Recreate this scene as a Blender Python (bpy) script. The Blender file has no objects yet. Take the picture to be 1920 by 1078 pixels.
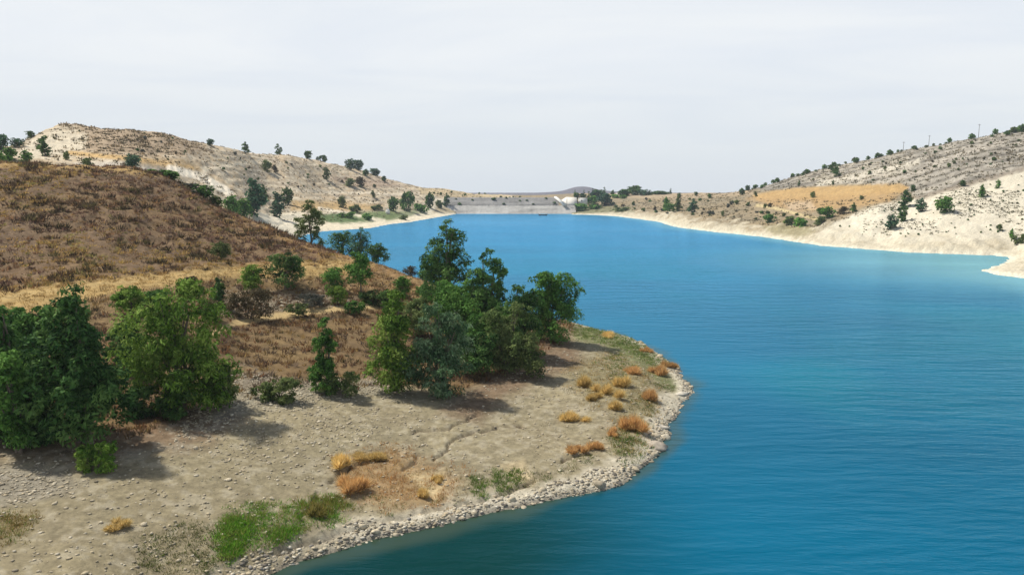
import bpy, math, random
import numpy as np
from mathutils import Vector

S = bpy.context.scene
COL = S.collection

# ------------------------------------------------------------------ camera
H = 25.0                      # metres above the water
FPX = 1371.0                  # focal length in pixels of a 1920 px wide frame
PITCH = math.radians(7.64)
cam = bpy.data.cameras.new('camera')
cam.sensor_width = 36.0
cam.lens = 36.0 * FPX / 1920.0
cam.clip_start = 0.5
cam.clip_end = 20000.0
cam_o = bpy.data.objects.new('camera', cam)
COL.objects.link(cam_o)
cam_o.location = (0, 0, H)
cam_o.rotation_euler = (math.pi / 2 - PITCH, 0, 0)
S.camera = cam_o

# ------------------------------------------------------------------ light
SUN_EL = math.radians(55)
SUN_DIR = Vector((-0.88, 0.47, 0)).normalized() * math.cos(SUN_EL) + Vector((0, 0, math.sin(SUN_EL)))
sun = bpy.data.lights.new('sun', 'SUN')
sun.energy = 5.0
sun.angle = math.radians(2.2)
sun.color = (1.0, 0.945, 0.86)
sun_o = bpy.data.objects.new('sun', sun)
COL.objects.link(sun_o)
sun_o.location = (-200, 80, 300)
sun_o.rotation_euler = SUN_DIR.to_track_quat('Z', 'Y').to_euler()

w = bpy.data.worlds.new('World')
S.world = w
w.use_nodes = True
nt = w.node_tree
nt.nodes.clear()
N = nt.nodes.new
L = nt.links.new
sky = N('ShaderNodeTexSky')
sky.sky_type = 'NISHITA'
sky.sun_disc = False
sky.sun_elevation = SUN_EL
sky.sun_rotation = math.atan2(SUN_DIR.x, SUN_DIR.y)
sky.air_density = 1.0
sky.dust_density = 2.0
bg_sky = N('ShaderNodeBackground'); bg_sky.inputs['Strength'].default_value = 0.10
L(sky.outputs[0], bg_sky.inputs['Color'])
tc = N('ShaderNodeTexCoord')
sep = N('ShaderNodeSeparateXYZ'); L(tc.outputs['Generated'], sep.inputs[0])
def wmath(op, a, b=None, clamp=False):
    m = N('ShaderNodeMath'); m.operation = op; m.use_clamp = clamp
    for i, x in enumerate((a, b)):
        if x is None: continue
        if isinstance(x, (int, float)): m.inputs[i].default_value = x
        else: L(x, m.inputs[i])
    return m.outputs[0]
# thin high cloud on a flat layer far above
den = wmath('ADD', wmath('MAXIMUM', sep.outputs['Z'], 0.0), 0.10)
cx = wmath('DIVIDE', sep.outputs['X'], den)
cy = wmath('DIVIDE', sep.outputs['Y'], den)
comb = N('ShaderNodeCombineXYZ'); L(wmath('MULTIPLY', cx, 0.55), comb.inputs[0]); L(wmath('MULTIPLY', cy, 1.0), comb.inputs[1])
cn = N('ShaderNodeTexNoise'); cn.inputs['Scale'].default_value = 0.9; cn.inputs['Detail'].default_value = 5; cn.inputs['Roughness'].default_value = 0.55
cn.inputs['Distortion'].default_value = 0.6
L(comb.outputs[0], cn.inputs['Vector'])
cr = N('ShaderNodeValToRGB')
cr.color_ramp.elements[0].position = 0.34; cr.color_ramp.elements[0].color = (0.785, 0.84, 0.91, 1)
cr.color_ramp.elements[1].position = 0.60; cr.color_ramp.elements[1].color = (0.875, 0.91, 0.94, 1)
L(cn.outputs['Fac'], cr.inputs[0])
# haze whitening towards the horizon
hz = N('ShaderNodeValToRGB')
hz.color_ramp.elements[0].position = 0.0; hz.color_ramp.elements[0].color = (1, 1, 1, 1)
hz.color_ramp.elements[1].position = 0.17; hz.color_ramp.elements[1].color = (0, 0, 0, 1)
L(sep.outputs['Z'], hz.inputs[0])
mixc = N('ShaderNodeMixRGB'); L(hz.outputs[0], mixc.inputs[0]); L(cr.outputs[0], mixc.inputs[1]); mixc.inputs[2].default_value = (0.72, 0.78, 0.825, 1)
bg_cl = N('ShaderNodeBackground'); bg_cl.inputs['Strength'].default_value = 1.0
L(mixc.outputs[0], bg_cl.inputs['Color'])
# the veil is thick towards the horizon and thins out to clear sky overhead
cov = N('ShaderNodeMapRange'); cov.inputs['From Min'].default_value = 0.28; cov.inputs['From Max'].default_value = 0.46
cov.inputs['To Min'].default_value = 0.98; cov.inputs['To Max'].default_value = 0.10
L(sep.outputs['Z'], cov.inputs['Value'])
mixs = N('ShaderNodeMixShader')
L(cov.outputs[0], mixs.inputs[0]); L(bg_sky.outputs[0], mixs.inputs[1]); L(bg_cl.outputs[0], mixs.inputs[2])
wo = N('ShaderNodeOutputWorld'); L(mixs.outputs[0], wo.inputs[0])

S.view_settings.view_transform = 'Standard'
S.view_settings.look = 'None'
S.view_settings.gamma = 1.0
S.view_settings.exposure = 0.0
S.view_settings.use_curve_mapping = False
try:
    S.cycles.max_bounces = 6
    S.cycles.diffuse_bounces = 3
    S.cycles.glossy_bounces = 2
    S.cycles.transmission_bounces = 3
    S.cycles.volume_bounces = 1
    S.cycles.use_denoising = True
except Exception:
    pass

# ------------------------------------------------------------------ helpers
def mesh_np(name, V, F, mat, cols=None, smooth=False, link=True, parent=None):
    """one mesh object from numpy arrays; F is (n,3) or (n,4); cols per vertex"""
    V = np.asarray(V, np.float32); F = np.asarray(F, np.int32)
    me = bpy.data.meshes.new(name)
    me.vertices.add(len(V)); me.vertices.foreach_set('co', V.ravel())
    k = F.shape[1]
    me.loops.add(F.size); me.loops.foreach_set('vertex_index', F.ravel())
    me.polygons.add(len(F)); me.polygons.foreach_set('loop_start', np.arange(0, F.size, k, dtype=np.int32))
    if smooth:
        me.polygons.foreach_set('use_smooth', np.ones(len(F), bool))
    if cols is not None:
        at = me.color_attributes.new('Col', 'FLOAT_COLOR', 'POINT')
        c = np.ones((len(V), 4), np.float32); c[:, :3] = cols
        at.data.foreach_set('color', c.ravel())
    me.update(calc_edges=True); me.validate()
    if mat: me.materials.append(mat)
    o = bpy.data.objects.new(name, me)
    if link: COL.objects.link(o)
    if parent is not None: o.parent = parent
    return o

def tag(o, label=None, cat=None, group=None, kind=None):
    if label: o['label'] = label
    if cat: o['category'] = cat
    if group: o['group'] = group
    if kind: o['kind'] = kind
    return o

def root(name, loc, rz=0.0):
    o = bpy.data.objects.new(name, None)
    o.empty_display_size = 0.3
    COL.objects.link(o); o.location = loc; o.rotation_euler = (0, 0, rz)
    return o

def dup(o, parent=None):
    c = o.copy(); COL.objects.link(c)
    if parent is not None: c.parent = parent
    for ch in list(o.children): dup(ch, c)
    return c

def _hash(ix, iy, seed):
    h = (ix.astype(np.int64) * 374761393 + iy.astype(np.int64) * 668265263 + seed * 1442695041) & 0xffffffff
    h = ((h ^ (h >> 13)) * 1274126177) & 0xffffffff
    h = h ^ (h >> 16)
    return (h & 0xffffff) / float(0xffffff)

def vnoise(x, y, seed=0):
    ix = np.floor(x); iy = np.floor(y)
    fx = x - ix; fy = y - iy
    fx = fx * fx * (3 - 2 * fx); fy = fy * fy * (3 - 2 * fy)
    ix = ix.astype(np.int64); iy = iy.astype(np.int64)
    a = _hash(ix, iy, seed); b = _hash(ix + 1, iy, seed); c = _hash(ix, iy + 1, seed); d = _hash(ix + 1, iy + 1, seed)
    return (a + (b - a) * fx) * (1 - fy) + (c + (d - c) * fx) * fy

def fbm(x, y, octs=4, seed=0, gain=0.5):
    t = 0.0; amp = 1.0; s = 0.0
    for o in range(octs):
        t = t + amp * vnoise(x * 2 ** o + 13.7 * o, y * 2 ** o - 7.1 * o, seed + o)
        s += amp; amp *= gain
    return t / s            # 0..1

def sst(x, a, b):
    t = np.clip((x - a) / (b - a), 0, 1)
    return t * t * (3 - 2 * t)

CP, SP = math.cos(PITCH), math.sin(PITCH)
def ray(u, v):
    """pixel of the 1920 x 1078 frame -> (x/y, (z-H)/y) of its ray"""
    a = (np.asarray(u, float) - 960) / FPX; b = (539 - np.asarray(v, float)) / FPX
    dy = CP + b * SP; dz = -SP + b * CP
    return a / dy, dz / dy

def project(x, y, z):
    zz = z - H
    d = y * CP - zz * SP
    d = np.maximum(d, 1e-3)
    return 960 + FPX * x / d, 539 - FPX * (y * SP + zz * CP) / d

def sea(u, v):
    """point of the water plane seen at a pixel"""
    a, s = ray(u, v)
    y = -H / s
    return float(a * y), float(y)

def seg_dist(px, py, poly, closed=True):
    d = np.full(px.shape, 1e9)
    n = len(poly)
    for i in range(n if closed else n - 1):
        x0, y0 = poly[i]; x1, y1 = poly[(i + 1) % n]
        dx, dy = x1 - x0, y1 - y0
        t = np.clip(((px - x0) * dx + (py - y0) * dy) / (dx * dx + dy * dy + 1e-12), 0, 1)
        d = np.minimum(d, (px - x0 - t * dx) ** 2 + (py - y0 - t * dy) ** 2)
    return np.sqrt(d)

def inside(px, py, poly):
    r = np.zeros(px.shape, bool)
    n = len(poly)
    for i in range(n):
        x0, y0 = poly[i]; x1, y1 = poly[(i + 1) % n]
        if y0 == y1: continue
        c = ((y0 > py) != (y1 > py)) & (px < (x1 - x0) * (py - y0) / (y1 - y0) + x0)
        r ^= c
    return r

def sdist(px, py, poly):
    d = seg_dist(px, py, poly)
    return np.where(inside(px, py, poly), d, -d)
# ------------------------------------------------------------------ terrain: control points
near_shore_px = [(300, 1210), (400, 1140), (455, 1103), (510, 1076), (560, 1053), (620, 1033), (690, 1013), (760, 997), (830, 982), (900, 966), (960, 954), (1020, 942),
    (1070, 932), (1120, 921), (1160, 908), (1190, 890), (1215, 872), (1232, 852), (1240, 832), (1258, 812), (1256, 795), (1270, 772), (1283, 752), (1299, 736),
    (1290, 716), (1272, 697), (1255, 680), (1236, 664), (1210, 648), (1180, 634), (1140, 622), (1100, 613), (1072, 607), (1000, 592), (900, 573), (850, 556)]
left_shore_px = [(560, 443), (590, 436), (615, 433), (650, 431), (692, 428), (735, 420), (765, 417), (800, 411), (825, 407), (855, 401)]
right_shore_px = [(1072, 402.5), (1110, 403), (1150, 405), (1200, 411), (1235, 416), (1255, 422), (1275, 427), (1340, 435), (1400, 441), (1450, 447), (1540, 461), (1620, 467),
    (1700, 473), (1800, 477), (1865, 479), (1893, 483), (1890, 489), (1868, 498), (1843, 508), (1870, 516), (1920, 522), (2000, 536), (2120, 566)]
WATER = [(-90, -40), (-45, 5), (-24, 27)] + [sea(*p) for p in near_shore_px] + \
    [(-26, 182), (-42, 205), (-68, 232), (-92, 262), (-112, 300), (-118, 345)] + [sea(*p) for p in left_shore_px] + \
    [(-64, 775), (64, 775)] + [sea(*p) for p in right_shore_px] + [(190, 90), (240, 0), (240, -40)]

CTRL = []
def col(u, *pts):
    """one column of ground heights: (v, distance) seen pixels, or ('z', z, distance)"""
    for p in pts:
        if p[0] == 'z':
            a, _ = ray(u, 355); CTRL.append((float(a), p[2], p[1]))
        else:
            a, s = ray(u, p[0]); CTRL.append((float(a), p[1], H + float(s) * p[1]))
def zcol(u, *pts):
    """(v, z) seen pixels of known height"""
    for v, z in pts:
        a, s = ray(u, v); y = (z - H) / float(s)
        CTRL.append((float(a), y, z))

for u in (-900, -400):
    col(u, ('z', 2, 30), ('z', 3, 45), ('z', 4.5, 60), ('z', 8, 78), ('z', 10.5, 98), ('z', 15, 118), ('z', 24, 148), ('z', 31, 175), ('z', 29, 210), ('z', 30, 260), ('z', 40, 330), ('z', 48, 420), ('z', 45, 600))
zcol(0, (1078, 3.0), (950, 3.3), (830, 4.2), (740, 5.6))
col(0, ('z', 7.2, 77), (580, 92), (545, 102), (480, 118), (400, 138), (330, 158), (306, 174), ('z', 29, 205), ('z', 28, 245), (296, 290), (276, 390), ('z', 42, 470))
zcol(75, (900, 3.3), (820, 4.2))
col(75, (572, 95), (530, 106), (470, 122), (400, 140), (335, 160), (307, 176), ('z', 28.5, 210), ('z', 29, 255), (297, 310), (262, 395), (247, 425), ('z', 55, 480))
zcol(150, (1078, 2.6), (950, 3.0), (850, 3.8), (740, 5.2))
col(150, (560, 99), (520, 110), (440, 130), (370, 151), (322, 169), (309, 179), ('z', 28, 215), ('z', 30, 270), (300, 325), (285, 365), (255, 405), (233, 435), ('z', 61, 480), ('z', 50, 600))
col(110, (256, 408), (232, 432))
zcol(300, (1078, 1.2), (1000, 2.0), (900, 2.8), (800, 3.9), (720, 4.6))
col(240, (242, 440), (300, 330), (314, 182), ('z', 25, 225))
col(300, (600, 92), (545, 107), (512, 119), (450, 138), (390, 156), (347, 172), (326, 183), ('z', 24, 218), ('z', 22, 265), (319, 335), (300, 380), (249, 450), ('z', 55, 520))
col(350, (352, 182), ('z', 19, 220), (330, 335), (262, 458))
zcol(400, (1060, 1.0), (950, 2.0), (860, 2.7), (780, 3.7), (720, 4.2))
col(400, (600, 95), (530, 116), (505, 125), (450, 146), (410, 165), (386, 180), ('z', 14, 222), ('z', 12, 265), (356, 335), (320, 400), (274, 500), ('z', 50, 640))
zcol(450, (1040, 0.9), (950, 1.8), (860, 2.5), (760, 3.7))
col(450, (700, 80), (640, 92), (590, 104), (560, 112), (520, 124), (500, 132), (470, 145), (440, 158), (404, 177), ('z', 10, 218), ('z', 8, 270), (384, 345), (350, 420), (316, 500), (284, 570), ('z', 50, 700))
col(500, (424, 174), ('z', 7, 208), ('z', 3.5, 250), ('z', 3, 330), (412, 395), (398, 440), (370, 505), (330, 575), (291, 640), ('z', 48, 760))
zcol(600, (1000, 0.7), (940, 1.2), (880, 1.8), (820, 2.4), (750, 3.0))
col(600, (700, 84), (650, 94), (600, 106), (575, 112), (555, 118), (520, 128), (495, 138), (466, 160), ('z', 6, 190), ('z', 1, 222), (418, 470), (402, 510), (388, 550), (370, 605), (335, 675), (302, 740), ('z', 48, 840))
col(540, (443, 168), ('z', 5, 205), (292, 670), (330, 600))
col(570, (298, 705))
col(625, (308, 758))
col(430, (279, 540))
col(470, (288, 600))
col(690, (325, 795))
col(770, (347, 845))
col(825, (354.5, 850))
col(650, (478, 157), (420, 485), (405, 540), (390, 590), (376, 640), (345, 705), (315, 772), ('z', 48, 870))
zcol(750, (970, 0.5), (920, 0.9), (860, 1.4), (800, 1.9), (740, 2.5))
col(750, (680, 92), (640, 101), (610, 109), (570, 120), (530, 136), (514, 150), ('z', 3, 176))
col(700, (494, 154), ('z', 3, 190))
col(740, (410, 590), (396, 640), (371, 715), (342, 805), ('z', 34, 900))
col(800, (525, 148), ('z', 2.2, 170), (402, 690), (390, 720), (371, 770), (354, 875), ('z', 26, 980))
zcol(850, (930, 0.6), (860, 1.1), (800, 1.6), (740, 2.1))
col(850, (650, 100), (590, 118), (550, 136), ('z', 1.5, 158), (390, 775), (372, 800), (357, 900), ('z', 20, 1000))
zcol(950, (920, 0.5), (880, 0.8), (780, 1.5), (700, 2.1), (640, 2.5))
col(950, (600, 124), ('z', 1, 145), ('z', 10, 830), (366, 950), ('z', 14, 1200))
zcol(1050, (890, 0.6), (780, 1.3), (700, 1.8), (640, 1.8), (618, 1.0))
zcol(1150, (870, 0.6), (780, 1.3), (700, 1.6), (650, 1.2))
zcol(1230, (800, 0.6), (760, 0.9), (700, 0.7))
col(1020, ('z', 10, 830), (366, 1000), ('z', 12, 1300))
col(1075, (392, 790), (378, 830), (366, 900), (363, 1000))
col(1130, (397, 740), (385, 790), (370, 850), (363, 960))
for u, v in ((1000, 364), (1040, 362), (1062, 356), (1078, 350.5), (1104, 350.5), (1122, 356), (1160, 361), (1250, 362)): col(u, (v, 2200))
for u in (-900, -200, 300, 600, 900, 1090, 1300, 1600, 2000, 2700): col(u, ('z', 8, 1600), ('z', 8, 3600))
col(1200, (400, 660), (386, 730), (374, 800), (365, 900), ('z', 17, 1200))
col(1300, (421, 472), (410, 500), (398, 545), (385, 620), (371, 720), (362, 850), ('z', 18, 1100))
col(1400, (430, 412), (419, 428), (400, 482), (385, 530), (370, 600), (358, 720), ('z', 20, 900))
col(1500, (441, 362), (428, 378), (415, 402), (400, 440), (380, 482), (366, 515), (354, 548), (346, 565), (328, 645), ('z', 37, 800))
col(1560, (448, 337), (432, 350), (410, 380), (372, 462), (352, 520), (314, 640))
col(1600, (455, 320), (444, 331), (425, 350), (400, 385), (381, 420), (367, 450), (351, 482), (346, 498), (307, 620), ('z', 46, 760))
col(1640, (462, 314), (425, 338), (392, 368))
col(1700, (460, 300), (447, 308), (430, 325), (400, 355), (371, 390), (352, 420), (322, 482), (283, 580), ('z', 55, 720))
col(1800, (464, 288), (453, 294), (430, 310), (400, 332), (360, 362), (337, 385), (312, 432), (266, 560), ('z', 60, 700))
col(1900, (468, 284), (458, 289), (430, 304), (400, 322), (360, 346), (326, 372), (292, 432), (246, 540), ('z', 68, 680))
for u in (2100, 2400, 2900):
    k = (u - 1900) / 500
    col(u, ('z', 4, 230 - 60 * k), ('z', 12, 275 - 40 * k), ('z', 26, 320 - 30 * k), ('z', 38, 370), ('z', 60, 450), ('z', 80 + 5 * k, 540), ('z', 78, 700))
zcol(1900, (500, 1.2), (508, 1.3)); zcol(1870, (508, 0.9)); zcol(1980, (510, 2.2))
for x, y in ((0, 300), (0, 500), (60, 250), (-30, 400), (60, 100), (100, 150), (40, 40), (0, 20), (30, 600), (-20, 680), (40, 180), (100, 230), (120, 60), (150, 120)): CTRL.append((x / y, y, -4.0))

C = np.array(CTRL)
KS = 3.0
def feat(a, y): return KS * a, np.log(y)
cs, ct = feat(C[:, 0], C[:, 1])
def kern(r2): return np.sqrt(r2 + 0.03 ** 2)
A = kern((cs[:, None] - cs[None]) ** 2 + (ct[:, None] - ct[None]) ** 2)
n = len(C)
Mx = np.zeros((n + 3, n + 3)); Mx[:n, :n] = A - np.eye(n) * 0.004
Mx[:n, n] = 1; Mx[:n, n + 1] = cs; Mx[:n, n + 2] = ct; Mx[n:, :n] = Mx[:n, n:].T
sol = np.linalg.solve(Mx, np.r_[C[:, 2], 0, 0, 0])
def rbf(a, y):
    s, t = feat(a, y)
    out = np.zeros(s.shape)
    sf, tf, of = s.ravel(), t.ravel(), out.ravel()
    for i in range(0, len(sf), 20000):
        q = kern((sf[i:i + 20000, None] - cs[None]) ** 2 + (tf[i:i + 20000, None] - ct[None]) ** 2)
        of[i:i + 20000] = q @ sol[:n] + sol[n] + sol[n + 1] * sf[i:i + 20000] + sol[n + 2] * tf[i:i + 20000]
    return of.reshape(s.shape)

# polar grid: even in x/y, roughly logarithmic in y
NA = 1300
AV = np.linspace(-1.12, 1.12, NA)
tv = [math.log(26.0)]
while tv[-1] < math.log(3600):
    y = math.exp(tv[-1])
    tv.append(tv[-1] + (0.0050 if y < 210 else 0.0058 if y < 900 else 0.03))
TV = np.array(tv); YV = np.exp(TV); NY = len(YV)
a_c = AV[::2]; t_c = np.linspace(TV[0], TV[-1], NY // 2)
zc = rbf(np.broadcast_to(a_c, (len(t_c), len(a_c))).copy(), np.exp(np.broadcast_to(t_c[:, None], (len(t_c), len(a_c)))).copy())
def bilin(zg, av, tvv, a, t, uniform=True):
    ia = np.clip((a - av[0]) / (av[1] - av[0]), 0, len(av) - 1.001)
    it = np.clip(np.interp(t, tvv, np.arange(len(tvv))), 0, len(tvv) - 1.001)
    i0 = ia.astype(int); j0 = it.astype(int); fa = ia - i0; ft = it - j0
    return (zg[j0, i0] * (1 - fa) + zg[j0, i0 + 1] * fa) * (1 - ft) + (zg[j0 + 1, i0] * (1 - fa) + zg[j0 + 1, i0 + 1] * fa) * ft
GA, GT = np.meshgrid(AV, TV)
GY = np.exp(GT); GX = GA * GY
Z0 = bilin(zc, a_c, t_c, GA, GT)

# signed distance to the waterline (positive on land), with a ragged edge
SD = np.empty_like(Z0)
wob = (fbm(GX / 3.0, GY / 3.0, 4, 5) - 0.5) * np.clip(GY / 60, 0.9, 5.0)
SD[:] = -sdist(GX, GY, WATER) + wob
U0, V0 = project(GX, GY, Z0)
NEAR = (GY < 235) & (GX < 34 - 0.0 * GY) & (GA < 0.36)
LEFT = (~NEAR) & (GA < 0.0) & (GY < 1500)
RIGHT = (~NEAR) & (GA >= 0.0) & (GY < 1500)

Z = Z0.copy()
# erosion and roughness
land = SD > 0
hillmask = sst(GY, 95, 130) * NEAR
Z += NEAR * ((fbm(GX / 9, GY / 9, 4, 11) - .5) * (0.5 + 1.6 * hillmask) + (fbm(GX / 1.6, GY / 1.6, 3, 12) - .5) * (0.13 + 0.85 * hillmask))
far = (LEFT | RIGHT) * sst(Z0, 0.5, 6)
gull = 1 - np.abs(2 * fbm(GX / 42 + 0.3 * fbm(GX / 20, GY / 20, 2, 3), GY / 60, 3, 21) - 1)
gull2 = 1 - np.abs(2 * fbm(GX / 14, GY / 17, 3, 22) - 1)
Z += far * ((gull - 0.75) * -1.0 + (gull2 - 0.7) * -0.7 + (fbm(GX / 5, GY / 5, 3, 23) - .5) * 1.8) * np.where(RIGHT, 0.65, 1.0)
rill = 1 - np.abs(2 * fbm(GX / 9 + .5 * GY / 60, GY / 14, 3, 24) - 1)
Z += RIGHT * (GY < 740) * sst(SD, 2, 8) * (1 - sst(SD, 30, 70)) * (rill - .7) * -2.2
# rock terraces of the hills behind the water
def terrace(z, h, k):
    q = z / h; f = q - np.floor(q)
    return z + k * ((np.floor(q) + sst(f, 0.55, 0.95)) * h - z)
zz = Z + (fbm(GX / 35, GY / 35, 3, 31) - .5) * 5
ZT = terrace(zz, 4.2, 1.0) - (zz - Z)
Z = np.where(LEFT & (Z > 5), Z + (ZT - Z) * 0.30 * sst(fbm(GX / 30, GY / 30, 3, 33), .35, .6), Z)
ZT2 = terrace(zz, 5.2, 1.0) - (zz - Z)
n_b = fbm(GX / 40, GY / 40, 3, 35)
upslope = sst(U0, 1500, 1620) * sst(Z0, 20, 27)
PB = GY + 0.25 * GX + (n_b - .5) * 34            # benches of the slope across the lake
Z = np.where(RIGHT, Z + np.sin(PB * 2 * np.pi / 26) * 0.8 * upslope, Z)
# keep to the waterline
lip = np.where(GY < 235, np.clip(0.34 * SD, 0.02, 0.42), np.clip(0.18 * SD, 0.03, 1.3))
cap = np.where(GY < 235, 0.10 + 0.38 * SD + 0.5 * np.clip(SD - 2, 0, 99), 0.2 + 0.42 * SD + 0.3 * np.clip(SD - 8, 0, 999))
Z = np.where(land & ((GY < 235) | (GY < 745)), np.minimum(Z, cap), Z)
Z = np.where(land, np.maximum(Z, lip), np.minimum(np.maximum(Z * 0.0 + 0.30 * SD, -7.0), -0.02))
# soil cracks: small scarps stepping down to the water
CRACKS = [[(845, 832), (868, 818), (900, 810), (940, 802), (978, 799)], [(757, 878), (775, 868), (790, 852)], [(775, 812), (800, 808), (830, 806), (862, 795), (895, 780)],
    [(812, 862), (835, 850), (845, 834)], [(1050, 865), (1075, 858), (1100, 852), (1128, 852)], [(560, 972), (580, 950), (595, 930)], [(620, 905), (650, 880), (690, 868), (720, 862)], [(1000, 905), (950, 925), (880, 942), (780, 962), (690, 985), (600, 1010), (520, 1036)]]
sub = (GY < 110) & NEAR
crack_amt = np.zeros_like(Z)
def ground_flat(u, v):
    a, s = ray(u, v)
    ys = np.exp(np.linspace(math.log(30), math.log(230), 600))
    zr = H + s * ys; zg = bilin(Z, AV, TV, np.full(600, float(a)), np.log(ys))
    k = np.argmax(zr <= zg)
    return float(a * ys[k]), float(ys[k])
gx, gy = GX[sub], GY[sub]
jx = gx + (fbm(gx / 0.9, gy / 0.9, 2, 41) - .5) * 0.9; jy = gy + (fbm(gx / 0.9, gy / 0.9, 2, 42) - .5) * 0.9
for ci, c in enumerate(CRACKS):
    pts = [ground_flat(*p) for p in c]
    d = seg_dist(jx, jy, pts, closed=False)
    wid = 0.20
    m = np.exp(-(d / wid) ** 2)
    Z[sub] -= 0.30 * m
    crack_amt[sub] = np.maximum(crack_amt[sub], m)

def hz(x, y):
    x = np.asarray(x, float); y = np.asarray(y, float)
    return bilin(Z, AV, TV, x / y, np.log(np.maximum(y, 26.0)))
YS = np.exp(np.linspace(math.log(27), math.log(3300), 2600))
def hit(u, v, ymin=0.0, ymax=1e9):
    """ground point seen at a pixel (first crossing beyond ymin)"""
    a, s = ray(u, v)
    ys = YS[(YS >= ymin) & (YS <= ymax)]
    zr = H + s * ys; zg = bilin(Z, AV, TV, np.full(len(ys), float(a)), np.log(ys))
    ok = zr <= zg
    k = int(np.argmax(ok)) if ok.any() else len(ys) - 1
    return float(a * ys[k]), float(ys[k]), float(zg[k])

# ------------------------------------------------------------------ ground colour (what the soil itself looks like)
UU, VV = project(GX, GY, Z)
c = np.zeros(Z.shape + (3,), np.float32)
def lay(mask, rgb, amt=1.0):
    m = (mask * amt)[..., None].astype(np.float32)
    global c
    c += (np.array(rgb, np.float32) - c) * m
def polym(region, poly, soft, wob=0.0):
    out = np.zeros(Z.shape)
    xs = [p[0] for p in poly]; ys = [p[1] for p in poly]
    r = region & (UU > min(xs) - 40) & (UU < max(xs) + 40) & (VV > min(ys) - 40) & (VV < max(ys) + 40)
    if not r.any(): return out
    d = sdist(UU[r], VV[r], poly) + wob * (n3[r] - .5) * 2
    out[r] = sst(d, -soft, soft)
    return out
def linem(region, line, wid, wob=0.0):
    out = np.zeros(Z.shape)
    xs = [p[0] for p in line]; ys = [p[1] for p in line]
    r = region & (UU > min(xs) - 30) & (UU < max(xs) + 30) & (VV > min(ys) - 30) & (VV < max(ys) + 30)
    if not r.any(): return out
    d = seg_dist(UU[r], VV[r], line, closed=False) + wob * (n3[r] - .5) * 2
    out[r] = 1 - sst(d, wid * 0.5, wid * 1.2)
    return out
n1 = fbm(GX / 22, GY / 22, 4, 51); n2 = fbm(GX / 6, GY / 6, 4, 52); n3 = fbm(GX / 2.2, GY / 2.2, 4, 53); n4 = fbm(GX / 0.7, GY / 0.7, 3, 54)
s1 = np.clip((n1 - .5) * 2.2 + .5, 0, 1); s2 = np.clip((n2 - .5) * 2.2 + .5, 0, 1); s3 = np.clip((n3 - .5) * 2.4 + .5, 0, 1); s4 = np.clip((n4 - .5) * 2.4 + .5, 0, 1)

# default far plain
lay(np.ones(Z.shape), (.30, .27, .20))
# --- near headland: rusty scrub soil
lay(NEAR, (.165, .108, .050)); lay(NEAR * s2, (.225, .155, .068), .8); lay(NEAR * s3, (.12, .08, .045), .6)
hillp = [(-400, 290), (0, 300), (310, 318), (480, 410), (640, 476), (600, 495), (430, 500), (200, 522), (0, 548), (-400, 590)]
hm = polym(NEAR, hillp, 6, 6)
lay(hm, (.165, .105, .056)); lay(hm * s2, (.225, .150, .068), .7); lay(hm * (1 - s1), (.155, .108, .066), .6)
lay(linem(NEAR, [(-200, 303), (0, 309), (150, 312), (300, 326)], 7, 3), (.36, .24, .09), .8)
lay(polym(NEAR, [(440, 405), (640, 470), (800, 520), (780, 545), (640, 490), (560, 470)], 8, 8), (.30, .19, .085), .8)
lay(polym(NEAR, [(-300, 560), (0, 545), (200, 521), (430, 497), (640, 486), (700, 498), (640, 520), (430, 522), (250, 545), (100, 575), (0, 600), (-300, 640)], 6, 7), (.37, .255, .10))
lay(linem(NEAR, [(0, 560), (200, 531), (430, 508), (640, 497)], 4, 4), (.43, .31, .135), .6)
lay(polym(NEAR, [(400, 540), (600, 545), (700, 560), (660, 572), (560, 582), (430, 600), (390, 580)], 10, 12), (.22, .18, .13), .7)
lay(linem(NEAR, [(400, 625), (440, 606), (560, 586), (640, 578), (720, 572)], 6, 3), (.46, .34, .16), .9)
lay(polym(NEAR, [(600, 515), (800, 528), (830, 560), (720, 565), (640, 545)], 10, 10), (.30, .20, .09), .7)
# bare bank between trees and water
bank = [(-500, 790), (0, 785), (120, 822), (260, 822), (420, 745), (560, 730), (700, 722), (860, 738), (960, 700), (1000, 672), (1056, 636), (1090, 600), (1340, 600), (1340, 1300), (-500, 1300)]
bm_ = polym(NEAR, bank, 14, 12)
lay(bm_, (.262, .226, .140)); lay(bm_ * s2, (.32, .272, .165), .8); lay(bm_ * (1 - s1), (.25, .21, .125), .6)
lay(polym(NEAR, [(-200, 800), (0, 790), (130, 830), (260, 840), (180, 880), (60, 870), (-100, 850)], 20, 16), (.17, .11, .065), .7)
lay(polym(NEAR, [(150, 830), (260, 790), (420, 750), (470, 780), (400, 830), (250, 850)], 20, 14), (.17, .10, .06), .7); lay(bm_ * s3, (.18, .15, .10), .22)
lay(bm_ * sst(s4, .6, .9), (.33, .30, .23), .35)
lay(polym(NEAR, [(420, 690), (560, 712), (700, 708), (760, 735), (640, 745), (520, 760), (400, 800)], 14, 14), (.27, .25, .20), .55)
lay(polym(NEAR, [(-100, 880), (80, 870), (180, 905), (60, 940), (-100, 950)], 20, 16), (.25, .23, .19), .6)
lay(polym(NEAR, [(-60, 960), (70, 965), (40, 1010), (-60, 1030)], 18, 12), (.16, .12, .045), .7)
lay(polym(NEAR, [(640, 860), (740, 850), (860, 900), (830, 960), (700, 945), (640, 920)], 25, 16), (.32, .19, .075), .6)
lay(polym(NEAR, [(760, 888), (830, 882), (842, 908), (815, 940), (790, 935), (780, 905)], 6, 8), (.46, .36, .20), .9)
lay(polym(NEAR, [(940, 870), (985, 860), (1000, 905), (960, 905)], 8, 6), (.42, .34, .20), .8)
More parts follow.
